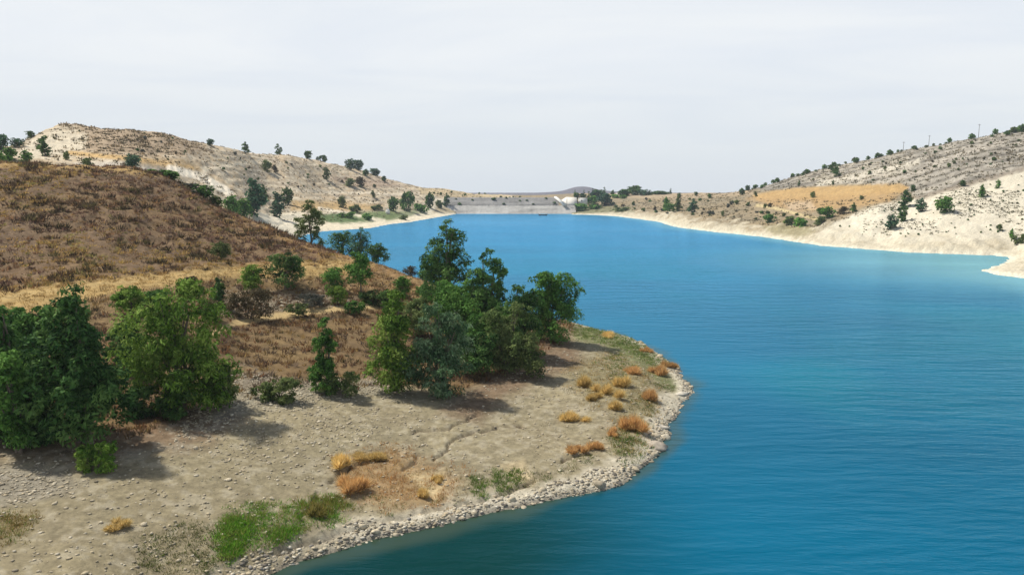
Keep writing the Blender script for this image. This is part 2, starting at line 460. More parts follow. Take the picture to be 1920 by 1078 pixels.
lay(polym(NEAR, [(1080, 615), (1140, 612), (1230, 655), (1290, 720), (1270, 740), (1200, 690), (1130, 650), (1070, 640)], 8, 8), (.13, .15, .055), .8)
lay(polym(NEAR, [(1060, 690), (1140, 660), (1210, 690), (1235, 790), (1200, 870), (1150, 860), (1160, 760), (1080, 730)], 16, 14), (.22, .19, .10), .7)
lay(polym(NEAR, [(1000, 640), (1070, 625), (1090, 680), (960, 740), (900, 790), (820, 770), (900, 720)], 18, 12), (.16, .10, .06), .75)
lay(NEAR * crack_amt, (.10, .075, .05), .7)
# pale stony rim along the near waterline
rim = NEAR * (1 - sst(SD + (n3 - .5) * 2.2, 1.2, 3.0)) * sst(UU, 430, 800)
lay(rim, (.54, .49, .37), .9); lay(rim * s4, (.36, .33, .26), .45)
lay(NEAR * (1 - sst(SD, 0.05, 0.45)), (.16, .14, .11), .6)

# --- far hill: pale rock with dull scrub
lay(LEFT, (.46, .395, .285)); lay(LEFT * s2, (.33, .27, .19), .7); lay(LEFT * (1 - s1), (.58, .50, .35), .6)
band = 0.5 + 0.5 * np.sin((zz + (n1 - .5) * 6) * 2 * np.pi / 4.2)
lay(LEFT * sst(band, .62, .95) * sst(Z, 6, 12), (.70, .62, .45), .45)
lay(LEFT * sst(1 - band, .72, .98) * sst(Z, 6, 12), (.30, .24, .16), .40)
lay(LEFT * sst(s3, .5, .8) * sst(Z, 5, 12), (.36, .28, .185), .55); lay(LEFT * sst(1 - s2, .55, .8), (.50, .37, .21), .5)
topp = polym(LEFT, [(150, 240), (90, 228), (240, 232), (360, 258), (400, 285), (330, 292), (240, 292), (160, 285), (150, 262)], 7, 8)
lay(topp, (.30, .22, .14), .85); lay(topp * s3, (.40, .31, .20), .6)
lay(polym(LEFT, [(30, 290), (60, 262), (100, 244), (165, 250), (160, 278), (130, 285), (60, 297)], 5, 5), (.60, .53, .39), .85)
lay(polym(LEFT, [(140, 306), (230, 302), (300, 318), (300, 332), (150, 312)], 5, 5), (.56, .51, .42), .7)
lay(linem(LEFT, [(130, 287), (180, 292), (240, 297), (300, 305), (360, 316)], 5, 2), (.50, .33, .13), .9)
lay(polym(LEFT, [(200, 296), (330, 296), (380, 310), (370, 325), (290, 312)], 5, 6), (.40, .27, .12), .6)
lay(linem(LEFT, [(318, 316), (345, 323), (372, 330), (395, 342), (418, 354), (430, 362)], 8, 1), (.90, .80, .62), 1.0)
lay(linem(LEFT, [(372, 328), (395, 316), (450, 308), (500, 302)], 4, 1), (.70, .60, .43), .9)
lay(polym(LEFT, [(545, 376), (640, 378), (720, 386), (700, 396), (620, 394), (545, 396)], 5, 4), (.42, .28, .11), .8)
lay(polym(LEFT, [(600, 330), (720, 335), (760, 350), (700, 352), (640, 345)], 6, 6), (.33, .24, .17), .7)
lay(linem(LEFT, [(540, 356), (620, 360), (700, 362), (760, 366)], 2.5, 2), (.62, .54, .40), .8)
beach = LEFT * (1 - sst(SD + (n2 - .5) * 22, 14, 30)) * sst(GA, -.36, -.3)
lay(beach, (.62, .56, .42), .9)
lay(polym(LEFT, [(480, 402), (560, 397), (640, 399), (740, 394), (860, 396), (850, 403), (690, 431), (560, 444), (480, 428)], 4, 5), (.62, .55, .40), .85)
lay(polym(LEFT, [(600, 402), (640, 400), (680, 408), (700, 416), (650, 418), (610, 414)], 4, 4), (.10, .15, .05), .95)
lay(polym(LEFT, [(660, 397), (740, 395), (755, 404), (730, 414), (690, 410)], 4, 4), (.13, .17, .06), .95)
lay(linem(LEFT, [(598, 391), (640, 399), (680, 408), (720, 412)], 3.5, 1), (.66, .59, .44), .9)
lay(polym(LEFT, [(590, 405), (650, 400), (690, 411), (640, 419), (600, 415)], 3, 4), (.09, .14, .045), .9)
lay(polym(LEFT, [(700, 398), (780, 394), (790, 399), (740, 413), (700, 409)], 3, 4), (.12, .16, .06), .8)
lay(polym(LEFT, [(820, 386), (850, 390), (868, 400), (810, 399)], 3, 3), (.26, .21, .12), .8)
lay(polym(LEFT, [(480, 405), (560, 400), (600, 425), (540, 440), (480, 425)], 5, 4), (.58, .53, .41), .7)
lay(polym(LEFT, [(780, 352), (870, 355), (960, 365), (940, 372), (860, 371), (790, 364)], 3, 3), (.42, .33, .18), .7)

# --- hillside across the water
lay(RIGHT, (.25, .20, .125)); lay(RIGHT * s2, (.33, .25, .14), .7); lay(RIGHT * (1 - s1), (.20, .175, .12), .6)
upz = polym(RIGHT, [(1400, 350), (1560, 300), (1920, 225), (2900, 60), (2900, 330), (1920, 322), (1720, 372), (1690, 345), (1560, 345), (1440, 358)], 5, 5)
lay(upz, (.175, .16, .13)); 
bz = 0.5 + 0.5 * np.sin((PB + (n3 - .5) * 6) * 2 * np.pi / 26 + 1.0)
lay(upz * sst(bz, .55, .9) * (0.4 + 0.6 * s2), (.50, .455, .37), .8)
lay(upz * sst(1 - bz, .6, .95), (.15, .135, .11), .8)
lay(upz * sst(UU, 1480, 1520) * (1 - sst(UU, 1640, 1760)) * sst(s2, .3, .7), (.52, .46, .34), .5)
lay(linem(RIGHT, [(1535, 344), (1580, 337), (1650, 322), (1720, 304)], 6, 4), (.58, .53, .42), .85)
lay(linem(RIGHT, [(1640, 345), (1700, 330), (1800, 290), (1880, 268)], 5, 5), (.48, .43, .35), .6)
lay(upz * (s4 > .66), (.15, .13, .10), .45)
orange = polym(RIGHT, [(1410, 366), (1450, 358), (1500, 352), (1600, 348), (1690, 345), (1704, 352), (1690, 362), (1620, 368), (1560, 376), (1480, 374), (1420, 374)], 3, 3)
lay(orange, (.40, .26, .105)); lay(orange * s2, (.48, .33, .145), .5); lay(orange * (1 - s3), (.33, .22, .10), .4)
lay(polym(RIGHT, [(1400, 372), (1480, 370), (1600, 368), (1690, 360), (1665, 380), (1560, 394), (1500, 396), (1440, 384)], 5, 6), (.38, .245, .105), .8)
lay(polym(RIGHT, [(1470, 380), (1520, 376), (1530, 392), (1480, 394)], 4, 5), (.48, .38, .26), .6)
lay(linem(RIGHT, [(1420, 385), (1460, 392), (1500, 403), (1535, 412)], 3, 1), (.52, .42, .22), .9)
lay(polym(RIGHT, [(1120, 362), (1400, 356), (1420, 364), (1300, 372), (1140, 372)], 3, 3), (.40, .31, .20), .7)
lay(polym(RIGHT, [(1075, 384), (1180, 388), (1190, 398), (1120, 402), (1066, 402)], 4, 3), (.17, .18, .09), .7)
chalk = polym(RIGHT, [(1530, 440), (1570, 415), (1610, 398), (1650, 384), (1720, 373), (1800, 352), (1920, 319), (2400, 200), (2900, 100), (2900, 700), (1920, 560), (1800, 520), (1700, 490), (1540, 475)], 4, 4)
lay(chalk, (.62, .57, .445)); lay(chalk * s2, (.54, .49, .37), .5); lay(chalk * (s4 > .7), (.44, .39, .29), .5)
lay(linem(RIGHT, [(1720, 372), (1800, 350), (1920, 317)], 5, 4), (.24, .20, .15), .8)
rb = RIGHT * (1 - sst(SD + (n2 - .5) * 30 + (n3 - .5) * 14 + 6 * (1 - sst(GX, 90, 200)), 8, 26)) * (GY < 740)
lay(rb, (.53, .475, .35), .9); lay(rb * sst(s3, .5, .85) * sst(SD, 3, 9), (.34, .28, .18), .7); lay(rb * sst(1 - s2, .6, .9), (.46, .40, .28), .5)
wr = (LEFT | RIGHT) * (1 - sst(SD, 0.6, 3.2)) * (GY < 745)
lay(wr, (.66, .61, .48), .7)
lay(polym(RIGHT, [(1430, 425), (1480, 418), (1530, 432), (1500, 445), (1450, 440)], 5, 5), (.24, .21, .10), .7)
lay(polym(RIGHT, [(1180, 400), (1230, 408), (1215, 414), (1180, 408)], 3, 3), (.50, .45, .33), .7)
# far blue-grey hill and plain
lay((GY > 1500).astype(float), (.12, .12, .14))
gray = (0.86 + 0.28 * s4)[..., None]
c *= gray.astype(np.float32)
# ------------------------------------------------------------------ materials
def new_mat(name):
    m = bpy.data.materials.new(name); m.use_nodes = True
    t = m.node_tree; t.nodes.clear()
    o = t.nodes.new('ShaderNodeOutputMaterial')
    return m, t, o

def ground_material():
    m, t, o = new_mat('soil')
    N = t.nodes.new; L = t.links.new
    p = N('ShaderNodeBsdfPrincipled'); p.inputs['Roughness'].default_value = 0.95; p.inputs['Specular IOR Level'].default_value = 0.15
    at = N('ShaderNodeAttribute'); at.attribute_name = 'Col'
    tc = N('ShaderNodeTexCoord')
    n1 = N('ShaderNodeTexNoise'); n1.inputs['Scale'].default_value = 1.7; n1.inputs['Detail'].default_value = 8; n1.inputs['Roughness'].default_value = 0.75
    n2 = N('ShaderNodeTexNoise'); n2.inputs['Scale'].default_value = 0.35; n2.inputs['Detail'].default_value = 6; n2.inputs['Roughness'].default_value = 0.6
    L(tc.outputs['Object'], n1.inputs['Vector']); L(tc.outputs['Object'], n2.inputs['Vector'])
    r = N('ShaderNodeMapRange'); r.inputs['From Min'].default_value = .3; r.inputs['From Max'].default_value = .7; r.inputs['To Min'].default_value = .62; r.inputs['To Max'].default_value = 1.35
    L(n1.outputs['Fac'], r.inputs['Value'])
    mul = N('ShaderNodeVectorMath'); mul.operation = 'SCALE'
    L(at.outputs['Color'], mul.inputs[0]); L(r.outputs[0], mul.inputs['Scale'])
    L(mul.outputs[0], p.inputs['Base Color'])
    add = N('ShaderNodeMath'); add.operation = 'ADD'; L(n1.outputs['Fac'], add.inputs[0]); L(n2.outputs['Fac'], add.inputs[1])
    b = N('ShaderNodeBump'); b.inputs['Strength'].default_value = 0.7; b.inputs['Distance'].default_value = 0.22
    L(add.outputs[0], b.inputs['Height']); L(b.outputs[0], p.inputs['Normal'])
    L(p.outputs[0], o.inputs[0])
    return m
M_SOIL = ground_material()

def attr_mat(name, rough=0.9, noise=0.3, scale=4.0, rand=0.0, spec=0.2):
    """vertex-coloured matt material with fine noise"""
    m, t, o = new_mat(name)
    N = t.nodes.new; L = t.links.new
    p = N('ShaderNodeBsdfPrincipled'); p.inputs['Roughness'].default_value = rough; p.inputs['Specular IOR Level'].default_value = spec
    at = N('ShaderNodeAttribute'); at.attribute_name = 'Col'
    tc = N('ShaderNodeTexCoord'); n1 = N('ShaderNodeTexNoise'); n1.inputs['Scale'].default_value = scale; n1.inputs['Detail'].default_value = 6
    L(tc.outputs['Object'], n1.inputs['Vector'])
    r = N('ShaderNodeMapRange'); r.inputs['From Min'].default_value = .3; r.inputs['From Max'].default_value = .7; r.inputs['To Min'].default_value = 1 - noise; r.inputs['To Max'].default_value = 1 + noise
    L(n1.outputs['Fac'], r.inputs['Value'])
    mul = N('ShaderNodeVectorMath'); mul.operation = 'SCALE'; L(at.outputs['Color'], mul.inputs[0]); L(r.outputs[0], mul.inputs['Scale'])
    out = mul.outputs[0]
    if rand:
        oi = N('ShaderNodeObjectInfo'); r2 = N('ShaderNodeMapRange'); r2.inputs['To Min'].default_value = 1 - rand; r2.inputs['To Max'].default_value = 1 + rand
        L(oi.outputs['Random'], r2.inputs['Value'])
        m2 = N('ShaderNodeVectorMath'); m2.operation = 'SCALE'; L(out, m2.inputs[0]); L(r2.outputs[0], m2.inputs['Scale']); out = m2.outputs[0]
    L(out, p.inputs['Base Color']); L(p.outputs[0], o.inputs[0])
    return m
M_ROCK = attr_mat('stone', .9, .28, 5.0, .12)
M_BARK = attr_mat('bark', .9, .3, 9.0)
M_CONC = attr_mat('concrete', .85, .12, 0.8)
M_PLAIN = attr_mat('paint', .6, .08, 2.0)

def leaf_material(name, transl=0.27):
    m, t, o = new_mat(name)
    N = t.nodes.new; L = t.links.new
    at = N('ShaderNodeAttribute'); at.attribute_name = 'Col'
    oi = N('ShaderNodeObjectInfo'); r2 = N('ShaderNodeMapRange'); r2.inputs['To Min'].default_value = .82; r2.inputs['To Max'].default_value = 1.2
    L(oi.outputs['Random'], r2.inputs['Value'])
    mul = N('ShaderNodeVectorMath'); mul.operation = 'SCALE'; L(at.outputs['Color'], mul.inputs[0]); L(r2.outputs[0], mul.inputs['Scale'])
    d = N('ShaderNodeBsdfPrincipled'); d.inputs['Roughness'].default_value = .7; d.inputs['Specular IOR Level'].default_value = .08
    L(mul.outputs[0], d.inputs['Base Color'])
    tr = N('ShaderNodeBsdfTranslucent'); L(mul.outputs[0], tr.inputs['Color'])
    mx = N('ShaderNodeMixShader'); mx.inputs[0].default_value = transl
    L(d.outputs[0], mx.inputs[1]); L(tr.outputs[0], mx.inputs[2]); L(mx.outputs[0], o.inputs[0])
    return m
M_LEAF = leaf_material('leaves')
M_DRY = leaf_material('dry_stems', .5)

# ------------------------------------------------------------------ ground meshes (one continuous sheet, named by what each stretch is)
idx = np.arange(NY * NA).reshape(NY, NA)
quads = np.stack([idx[:-1, :-1], idx[:-1, 1:], idx[1:, 1:], idx[1:, :-1]], -1).reshape(-1, 4)
keep = Z.ravel()[quads].max(1) > -1.6
fy = GY.ravel()[quads].mean(1); fa = GA.ravel()[quads].mean(1)
near_q = NEAR.ravel()[quads].all(1)
PV = np.stack([GX.ravel(), GY.ravel(), Z.ravel()], 1); PC = c.reshape(-1, 3)
def ground_piece(name, sel):
    q = quads[sel & keep]
    used, inv = np.unique(q.ravel(), return_inverse=True)
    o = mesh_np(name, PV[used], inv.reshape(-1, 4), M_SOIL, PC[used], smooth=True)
    tag(o, kind='structure'); return o
left_q = (~near_q) & (fa < 0) & (fy < 1500)
right_q = (~near_q) & (fa >= 0) & (fy < 1500)
ground_piece('ground', near_q)
ground_piece('hill', left_q)
ground_piece('hillside', right_q)
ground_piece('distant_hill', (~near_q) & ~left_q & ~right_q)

# ------------------------------------------------------------------ water
def water_material():
    m, t, o = new_mat('lake_water')
    N = t.nodes.new; L = t.links.new
    p = N('ShaderNodeBsdfDiffuse')                      # light scattered back by the cloudy blue water
    gl = N('ShaderNodeBsdfGlossy'); gl.inputs['Roughness'].default_value = 0.22; gl.inputs['Color'].default_value = (0.27, 0.67, 0.98, 1)
    fr = N('ShaderNodeFresnel'); fr.inputs['IOR'].default_value = 1.33
    mxs = N('ShaderNodeMixShader'); L(fr.outputs[0], mxs.inputs[0]); L(p.outputs[0], mxs.inputs[1]); L(gl.outputs[0], mxs.inputs[2])
    at = N('ShaderNodeAttribute'); at.attribute_name = 'Col'
    tc = N('ShaderNodeTexCoord')
    # broad wind patches
    mp0 = N('ShaderNodeMapping'); mp0.inputs['Scale'].default_value = (0.010, 0.028, 1); L(tc.outputs['Object'], mp0.inputs[0])
    nb = N('ShaderNodeTexNoise'); nb.inputs['Scale'].default_value = 1; nb.inputs['Detail'].default_value = 5; L(mp0.outputs[0], nb.inputs['Vector'])
    rb = N('ShaderNodeMapRange'); rb.inputs['From Min'].default_value = .35; rb.inputs['From Max'].default_value = .65; rb.inputs['To Min'].default_value = .80; rb.inputs['To Max'].default_value = 1.15
    L(nb.outputs['Fac'], rb.inputs['Value'])
    mul = N('ShaderNodeVectorMath'); mul.operation = 'SCALE'; L(at.outputs['Color'], mul.inputs[0]); L(rb.outputs[0], mul.inputs['Scale'])
    L(mul.outputs[0], p.inputs['Color'])
    # ripples: crests run roughly across the view, a few sizes
    def ripples(sx, sy, rot, detail):
        mp = N('ShaderNodeMapping'); mp.inputs['Scale'].default_value = (sx, sy, 1); mp.inputs['Rotation'].default_value = (0, 0, rot)
        L(tc.outputs['Object'], mp.inputs[0])
        n = N('ShaderNodeTexNoise'); n.inputs['Scale'].default_value = 1; n.inputs['Detail'].default_value = detail; n.inputs['Roughness'].default_value = .55
        L(mp.outputs[0], n.inputs['Vector']); return n.outputs['Fac']
    r1 = ripples(0.26, 0.90, 0.16, 5); r2 = ripples(0.9, 2.2, -0.38, 4); r3 = ripples(0.07, 0.26, 0.05, 2)
    def mad(x, k, y=None):
        q = N('ShaderNodeMath'); q.operation = 'MULTIPLY_ADD'; L(x, q.inputs[0]); q.inputs[1].default_value = k
        if y is None: q.inputs[2].default_value = 0
        else: L(y, q.inputs[2])
        return q.outputs[0]
    hgt = mad(r1, 0.62, mad(r2, 0.16, mad(r3, 0.9)))
    # calmer water in the lee of the headland
    lee = N('ShaderNodeMapRange'); lee.inputs['To Min'].default_value = 0.25; lee.inputs['To Max'].default_value = 1.0
    at2 = N('ShaderNodeAttribute'); at2.attribute_name = 'wind'; L(at2.outputs['Fac'], lee.inputs['Value'])
    mm = N('ShaderNodeMath'); mm.operation = 'MULTIPLY'; L(hgt, mm.inputs[0]); L(rb.outputs[0], mm.inputs[1])
    b = N('ShaderNodeBump'); b.inputs['Distance'].default_value = 0.55
    L(lee.outputs[0], b.inputs['Strength']); L(hgt, b.inputs['Height']); L(b.outputs[0], p.inputs['Normal']); L(b.outputs[0], gl.inputs['Normal']); L(b.outputs[0], fr.inputs['Normal'])
    L(mxs.outputs[0], o.inputs[0])
    return m
M_WATER = water_material()
wa = np.linspace(-1.2, 1.2, 420)
wt = np.linspace(math.log(14.0), math.log(800.0), 420)
WA, WT = np.meshgrid(wa, wt); WY = np.exp(WT); WX = WA * WY
# extra rows under and behind the camera
sdw = sdist(WX, WY, WATER)            # positive in water
near_pts = [sea(*p) for p in near_shore_px]
dn = seg_dist(WX, WY, near_pts, closed=False) + (fbm(WX / 7, WY / 7, 3, 61) - .5) * 5
rp = [sea(*p) for p in right_shore_px]
dr = seg_dist(WX, WY, rp, closed=False)
lp = [sea(*p) for p in left_shore_px]
dl = seg_dist(WX, WY, lp, closed=False)
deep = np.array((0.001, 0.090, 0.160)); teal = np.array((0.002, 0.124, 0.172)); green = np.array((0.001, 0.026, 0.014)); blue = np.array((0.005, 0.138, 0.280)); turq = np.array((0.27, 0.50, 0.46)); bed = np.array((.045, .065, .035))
wn = fbm(WX / 60, WY / 90, 4, 62)
wc = np.zeros(WX.shape + (3,))
wc[:] = deep
def wl(m, rgb):
    global wc
    wc += (rgb - wc) * m[..., None]
wl(sst(wn, .40, .62), teal)
wl(sst(WY, 120, 420), blue)  # brighter blue painted in with distance, standing in for reflected sky
front = (WY < 70) * (WX < 6)
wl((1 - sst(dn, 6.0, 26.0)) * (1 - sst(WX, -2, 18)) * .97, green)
wl((1 - sst(dn, 0.2, 1.9)) * .75, bed)
spx, spy = sea(1900, 492)
wl((1 - sst(np.hypot((WX - spx) / 1.2, WY - spy) + (wn - .5) * 30, 8, 105)) * .80, turq)
wl((1 - sst(dr + (wn - .5) * 10, 1, 22)) * .5, turq)
wind = sst(dn, 3, 26) * (0.55 + .45 * sst(wn, .35, .6))
def fin_water():
    V = np.stack([WX.ravel(), WY.ravel(), np.zeros(WX.size)], 1)
    ix = np.arange(WX.size).reshape(WX.shape)
    Q = np.stack([ix[:-1, :-1], ix[:-1, 1:], ix[1:, 1:], ix[1:, :-1]], -1).reshape(-1, 4)
    used, inv = np.unique(Q[(sdw.ravel()[Q] > -12).any(1)].ravel(), return_inverse=True)
    o = mesh_np('water', V[used], inv.reshape(-1, 4), M_WATER, wc.reshape(-1, 3)[used], smooth=True)
    at = o.data.attributes.new('wind', 'FLOAT', 'POINT'); at.data.foreach_set('value', wind.ravel()[used].astype(np.float32))
    tag(o, kind='structure')
fin_water()
# ------------------------------------------------------------------ dam, spillway, houses, poles, boat
def grid_mesh(name, P, mat, cols, parent=None, smooth=False):
    """P (n,m,3) patch"""
    n_, m_ = P.shape[:2]
    ix = np.arange(n_ * m_).reshape(n_, m_)
    Q = np.stack([ix[:-1, :-1], ix[:-1, 1:], ix[1:, 1:], ix[1:, :-1]], -1).reshape(-1, 4)
    return mesh_np(name, P.reshape(-1, 3), Q, mat, cols.reshape(-1, 3), smooth=smooth, parent=parent)

def box_arr(cx, cy, cz, sx, sy, sz, rz=0.0, taper=1.0):
    v = np.array([[x * (taper if z > 0 else 1), y * (taper if z > 0 else 1), z] for z in (-.5, .5) for y in (-.5, .5) for x in (-.5, .5)], float) * (sx, sy, sz)
    cr_, sr = math.cos(rz), math.sin(rz)
    v = np.stack([v[:, 0] * cr_ - v[:, 1] * sr, v[:, 0] * sr + v[:, 1] * cr_, v[:, 2]], 1) + (cx, cy, cz)
    f = np.array([[0, 2, 3, 1], [4, 5, 7, 6], [0, 1, 5, 4], [2, 6, 7, 3], [0, 4, 6, 2], [1, 3, 7, 5]])
    return v, f
class MB:
    def __init__(s): s.V = []; s.F = []; s.C = []; s.n = 0
    def add(s, v, f, col):
        v = np.asarray(v, float); f = np.asarray(f)
        s.V.append(v); s.F.append(f + s.n); s.n += len(v)
        s.C.append(np.broadcast_to(np.asarray(col, float), (len(v), 3)))
    def box(s, *a, col=(.5, .5, .5), **k): s.add(*box_arr(*a, **k), col)
    def build(s, name, mat, parent=None, smooth=False):
        return mesh_np(name, np.concatenate(s.V), np.concatenate(s.F), mat, np.concatenate(s.C), smooth=smooth, parent=parent)

def tube(pts, radii, sides=7):
    """tapered tube as quads"""
    V = []; pts = [np.asarray(p, float) for p in pts]
    for i, p in enumerate(pts):
        t = pts[min(i + 1, len(pts) - 1)] - pts[max(i - 1, 0)]
        t = t / (np.linalg.norm(t) + 1e-9)
        ref = np.array((1.0, 0, 0)) if abs(t[0]) < .8 else np.array((0, 1.0, 0))
        n_ = np.cross(t, ref); n_ /= np.linalg.norm(n_); b = np.cross(t, n_)
        for k in range(sides):
            q = 2 * math.pi * k / sides
            V.append(p + radii[i] * (math.cos(q) * n_ + math.sin(q) * b))
    F = []
    for i in range(len(pts) - 1):
        for k in range(sides):
            a = i * sides + k; b = i * sides + (k + 1) % sides
            F.append((a, b, b + sides, a + sides))
    return np.array(V), np.array(F)

# dam: riprap face in two lifts with a berm, crest with a parapet
dam = root('dam', (0, 756, 0))
def dam_x(uu, y): a_, _ = ray(uu, 380); return float(a_) * y
def dam_face(name, prof, u0, u1, tone, seed):
    nx = 220; ny = 26
    P = np.zeros((ny, nx, 3)); T = np.linspace(0, 1, ny)
    pr = np.array(prof)
    for i, t_ in enumerate(T):
        yy = np.interp(t_, np.linspace(0, 1, len(pr)), pr[:, 0]); z_ = np.interp(t_, np.linspace(0, 1, len(pr)), pr[:, 1])
        xs = np.linspace(dam_x(u0, 770), dam_x(u1, 770), nx)
        P[i, :, 0] = xs; P[i, :, 1] = yy - 756; P[i, :, 2] = z_
    r_ = fbm(P[..., 0] / 1.6 + seed, (P[..., 1] + 3 * P[..., 2]) / 1.6, 3, seed)
    P[..., 2] += (r_ - .5) * 0.9; P[..., 1] += (r_ - .5) * 0.6
    k = fbm(P[..., 0] / 18, (P[..., 1] + 2 * P[..., 2]) / 7, 4, seed + 3)
    st_ = fbm(P[..., 0] / 5 + seed, P[..., 2] / 30, 3, seed + 8); cc = np.array(tone) * (0.45 + .75 * k + .35 * st_ + .5 * (r_ - .5))[..., None]
    return grid_mesh(name, P, M_ROCK, cc, dam)
dam_face('lower_face', [(752, -1.5), (756, 0.6), (766.5, 8.4)], 838, 1078, (.36, .345, .31), 3)
dam_face('upper_face', [(768.5, 8.5), (784.5, 16.0)], 830, 1048, (.245, .24, .225), 9)
P = np.zeros((3, 120, 3)); P[..., 0] = np.linspace(dam_x(834, 770), dam_x(1078, 770), 120); P[0, :, 1] = 10.3; P[1, :, 1] = 11.6; P[2, :, 1] = 13.0; P[..., 2] = 8.55
grid_mesh('berm', P, M_ROCK, np.full((3, 120, 3), .33), dam)
P = np.zeros((4, 120, 3)); P[..., 0] = np.linspace(dam_x(830, 770), dam_x(1050, 770), 120)
for i, (yy, z_) in enumerate(((28.3, 15.7), (28.6, 16.2), (36, 16.2), (60, 6))): P[i, :, 1] = yy; P[i, :, 2] = z_
grid_mesh('crest_road', P, M_ROCK, np.full((4, 120, 3), .34), dam)
tag(dam, 'broad grey rockfill dam closing the far end of the blue lake', 'dam')

# spillway: white concrete walls and slab at the end of the dam
sp = root('spillway', (0, 0, 0))
xs0, ys0 = dam_x(1052, 772), 772.0
sp.location = (xs0, ys0, 8)
m_ = MB()
P = []
def pxw(u, v, y):
    a_, s_ = ray(u, v); return np.array((a_ * y - xs0, y - ys0, H + s_ * y - 8))
# sloping wing wall falling from the crest to the berm
q = np.array([pxw(1039, 368.5, 779), pxw(1043, 368.5, 779), pxw(1064, 384, 762), pxw(1056, 384, 762)]); q2 = q + (0.0, 2.4, -1.2)
m_.add(np.r_[q, q2], [[0, 3, 2, 1], [4, 5, 6, 7], [0, 1, 5, 4], [1, 2, 6, 5], [2, 3, 7, 6], [3, 0, 4, 7]], (.74, .73, .67))
m_.build('wing_wall', M_CONC, sp)
m_ = MB()
q = np.array([pxw(1059, 386, 767), pxw(1050, 376.5, 776), pxw(1062, 369.5, 785), pxw(1081, 370.5, 787), pxw(1083, 386, 768)])
nq = len(q); q2 = q + (0, 3, -2.0)
ctr = q.mean(0, keepdims=True)
V_ = np.r_[q, q2, ctr]; F_ = [[i, (i + 1) % nq, 2 * nq, 2 * nq] for i in range(nq)] + [[i, i + nq, (i + 1) % nq + nq, (i + 1) % nq] for i in range(nq)]
me_f = [[f[0], f[1], f[2]] for f in F_[:nq]]
mesh_np('chute_slab', V_, np.array(me_f + [[a_, b_, d_] for a_, b_, c_, d_ in F_[nq:]] + [[b_, c_, d_] for a_, b_, c_, d_ in F_[nq:]]), M_CONC, np.full((len(V_), 3), (.72, .69, .60)), parent=sp)
m_ = MB(); m_.box(*(pxw(1063, 377, 766)), .5, .5, 6.5, col=(.30, .28, .25)); m_.build('gauge_post', M_PLAIN, sp)
m_ = MB()
pw = pxw(1093, 377.5, 786); m_.box(pw[0], pw[1], pw[2] - 1, 9, 5, 8.6, col=(.72, .71, .66)); m_.build('control_house', M_CONC, sp)
m_ = MB(); m_.box(pw[0], pw[1], pw[2] + 3.45, 9.6, 5.6, .3, col=(.62, .61, .57)); m_.build('roof', M_CONC, sp)
m_ = MB(); m_.box(pw[0] - 1.5, pw[1] - 2.52, pw[2] + .6, 1.2, .12, 1.4, col=(.08, .08, .09)); m_.build('window', M_PLAIN, sp)
tag(sp, 'white concrete spillway with sloping wing wall and flat block beside the dam', 'spillway')

def house(u, v0, v1, wpx, y, label, name='house', nwin=2, tone=(.80, .79, .74)):
    a_, s_ = ray(u, v0); x_ = a_ * y; zb = H + s_ * y; h_ = (v0 - v1) / FPX * y; w_ = wpx / FPX * y
    gz = float(hz(x_, y)); zb = min(zb, gz)
    h_ = H + ray(u, v1)[1] * y - zb
    r = root(name, (x_, y, zb))
    b_ = MB(); b_.box(0, 0, h_ / 2, w_, w_ * .7, h_, col=tone); b_.build('wall', M_CONC, r)
    b_ = MB(); b_.box(0, 0, h_ + .16, w_ * 1.05, w_ * .75, .3, col=(.62, .58, .52)); b_.build('roof', M_CONC, r)
    for k in range(nwin):
        b_ = MB(); b_.box((k + .5) / nwin * w_ - w_ / 2, -w_ * .35 - .03, h_ * .72, w_ * .12, .1, h_ * .16, col=(.07, .08, .10)); b_.build('window', M_PLAIN, r)
    tag(r, label, 'house', 'houses among the far trees'); return r
house(1163, 368, 361.5, 12, 900, 'small white flat-roofed house beside the big dark domed tree across the lake')
house(1188, 368.5, 363, 4.5, 905, 'tiny white house half hidden under the big dark domed tree', nwin=1)
house(1200, 370.5, 367, 4, 860, 'tiny pale hut on the bare rise beyond the far trees', 'hut', nwin=1, tone=(.72, .66, .55))
house(1128, 365.5, 362, 4, 900, 'tiny white hut between the cypresses above the spillway', 'hut', nwin=1)
house(1265, 367, 362.5, 13, 900, 'long low pale building behind the far treetops', 'shed', nwin=3, tone=(.62, .63, .66))
# white kiosk on the far beach
hx, hy, hz_ = hit(727, 401, 400)
r = root('beach_hut', (hx, hy, hz_ - .2))
b_ = MB(); b_.box(0, 0, 1.4, 3.2, 2.4, 2.8, col=(.8, .79, .75)); b_.build('wall', M_CONC, r)
v_, f_ = box_arr(0, 0, 3.4, 3.4, 2.6, 1.2, taper=.3); b_ = MB(); b_.add(v_, f_, (.78, .77, .73)); b_.build('roof', M_CONC, r)
tag(r, 'tiny white hut on the green patch of the far beach', 'hut')

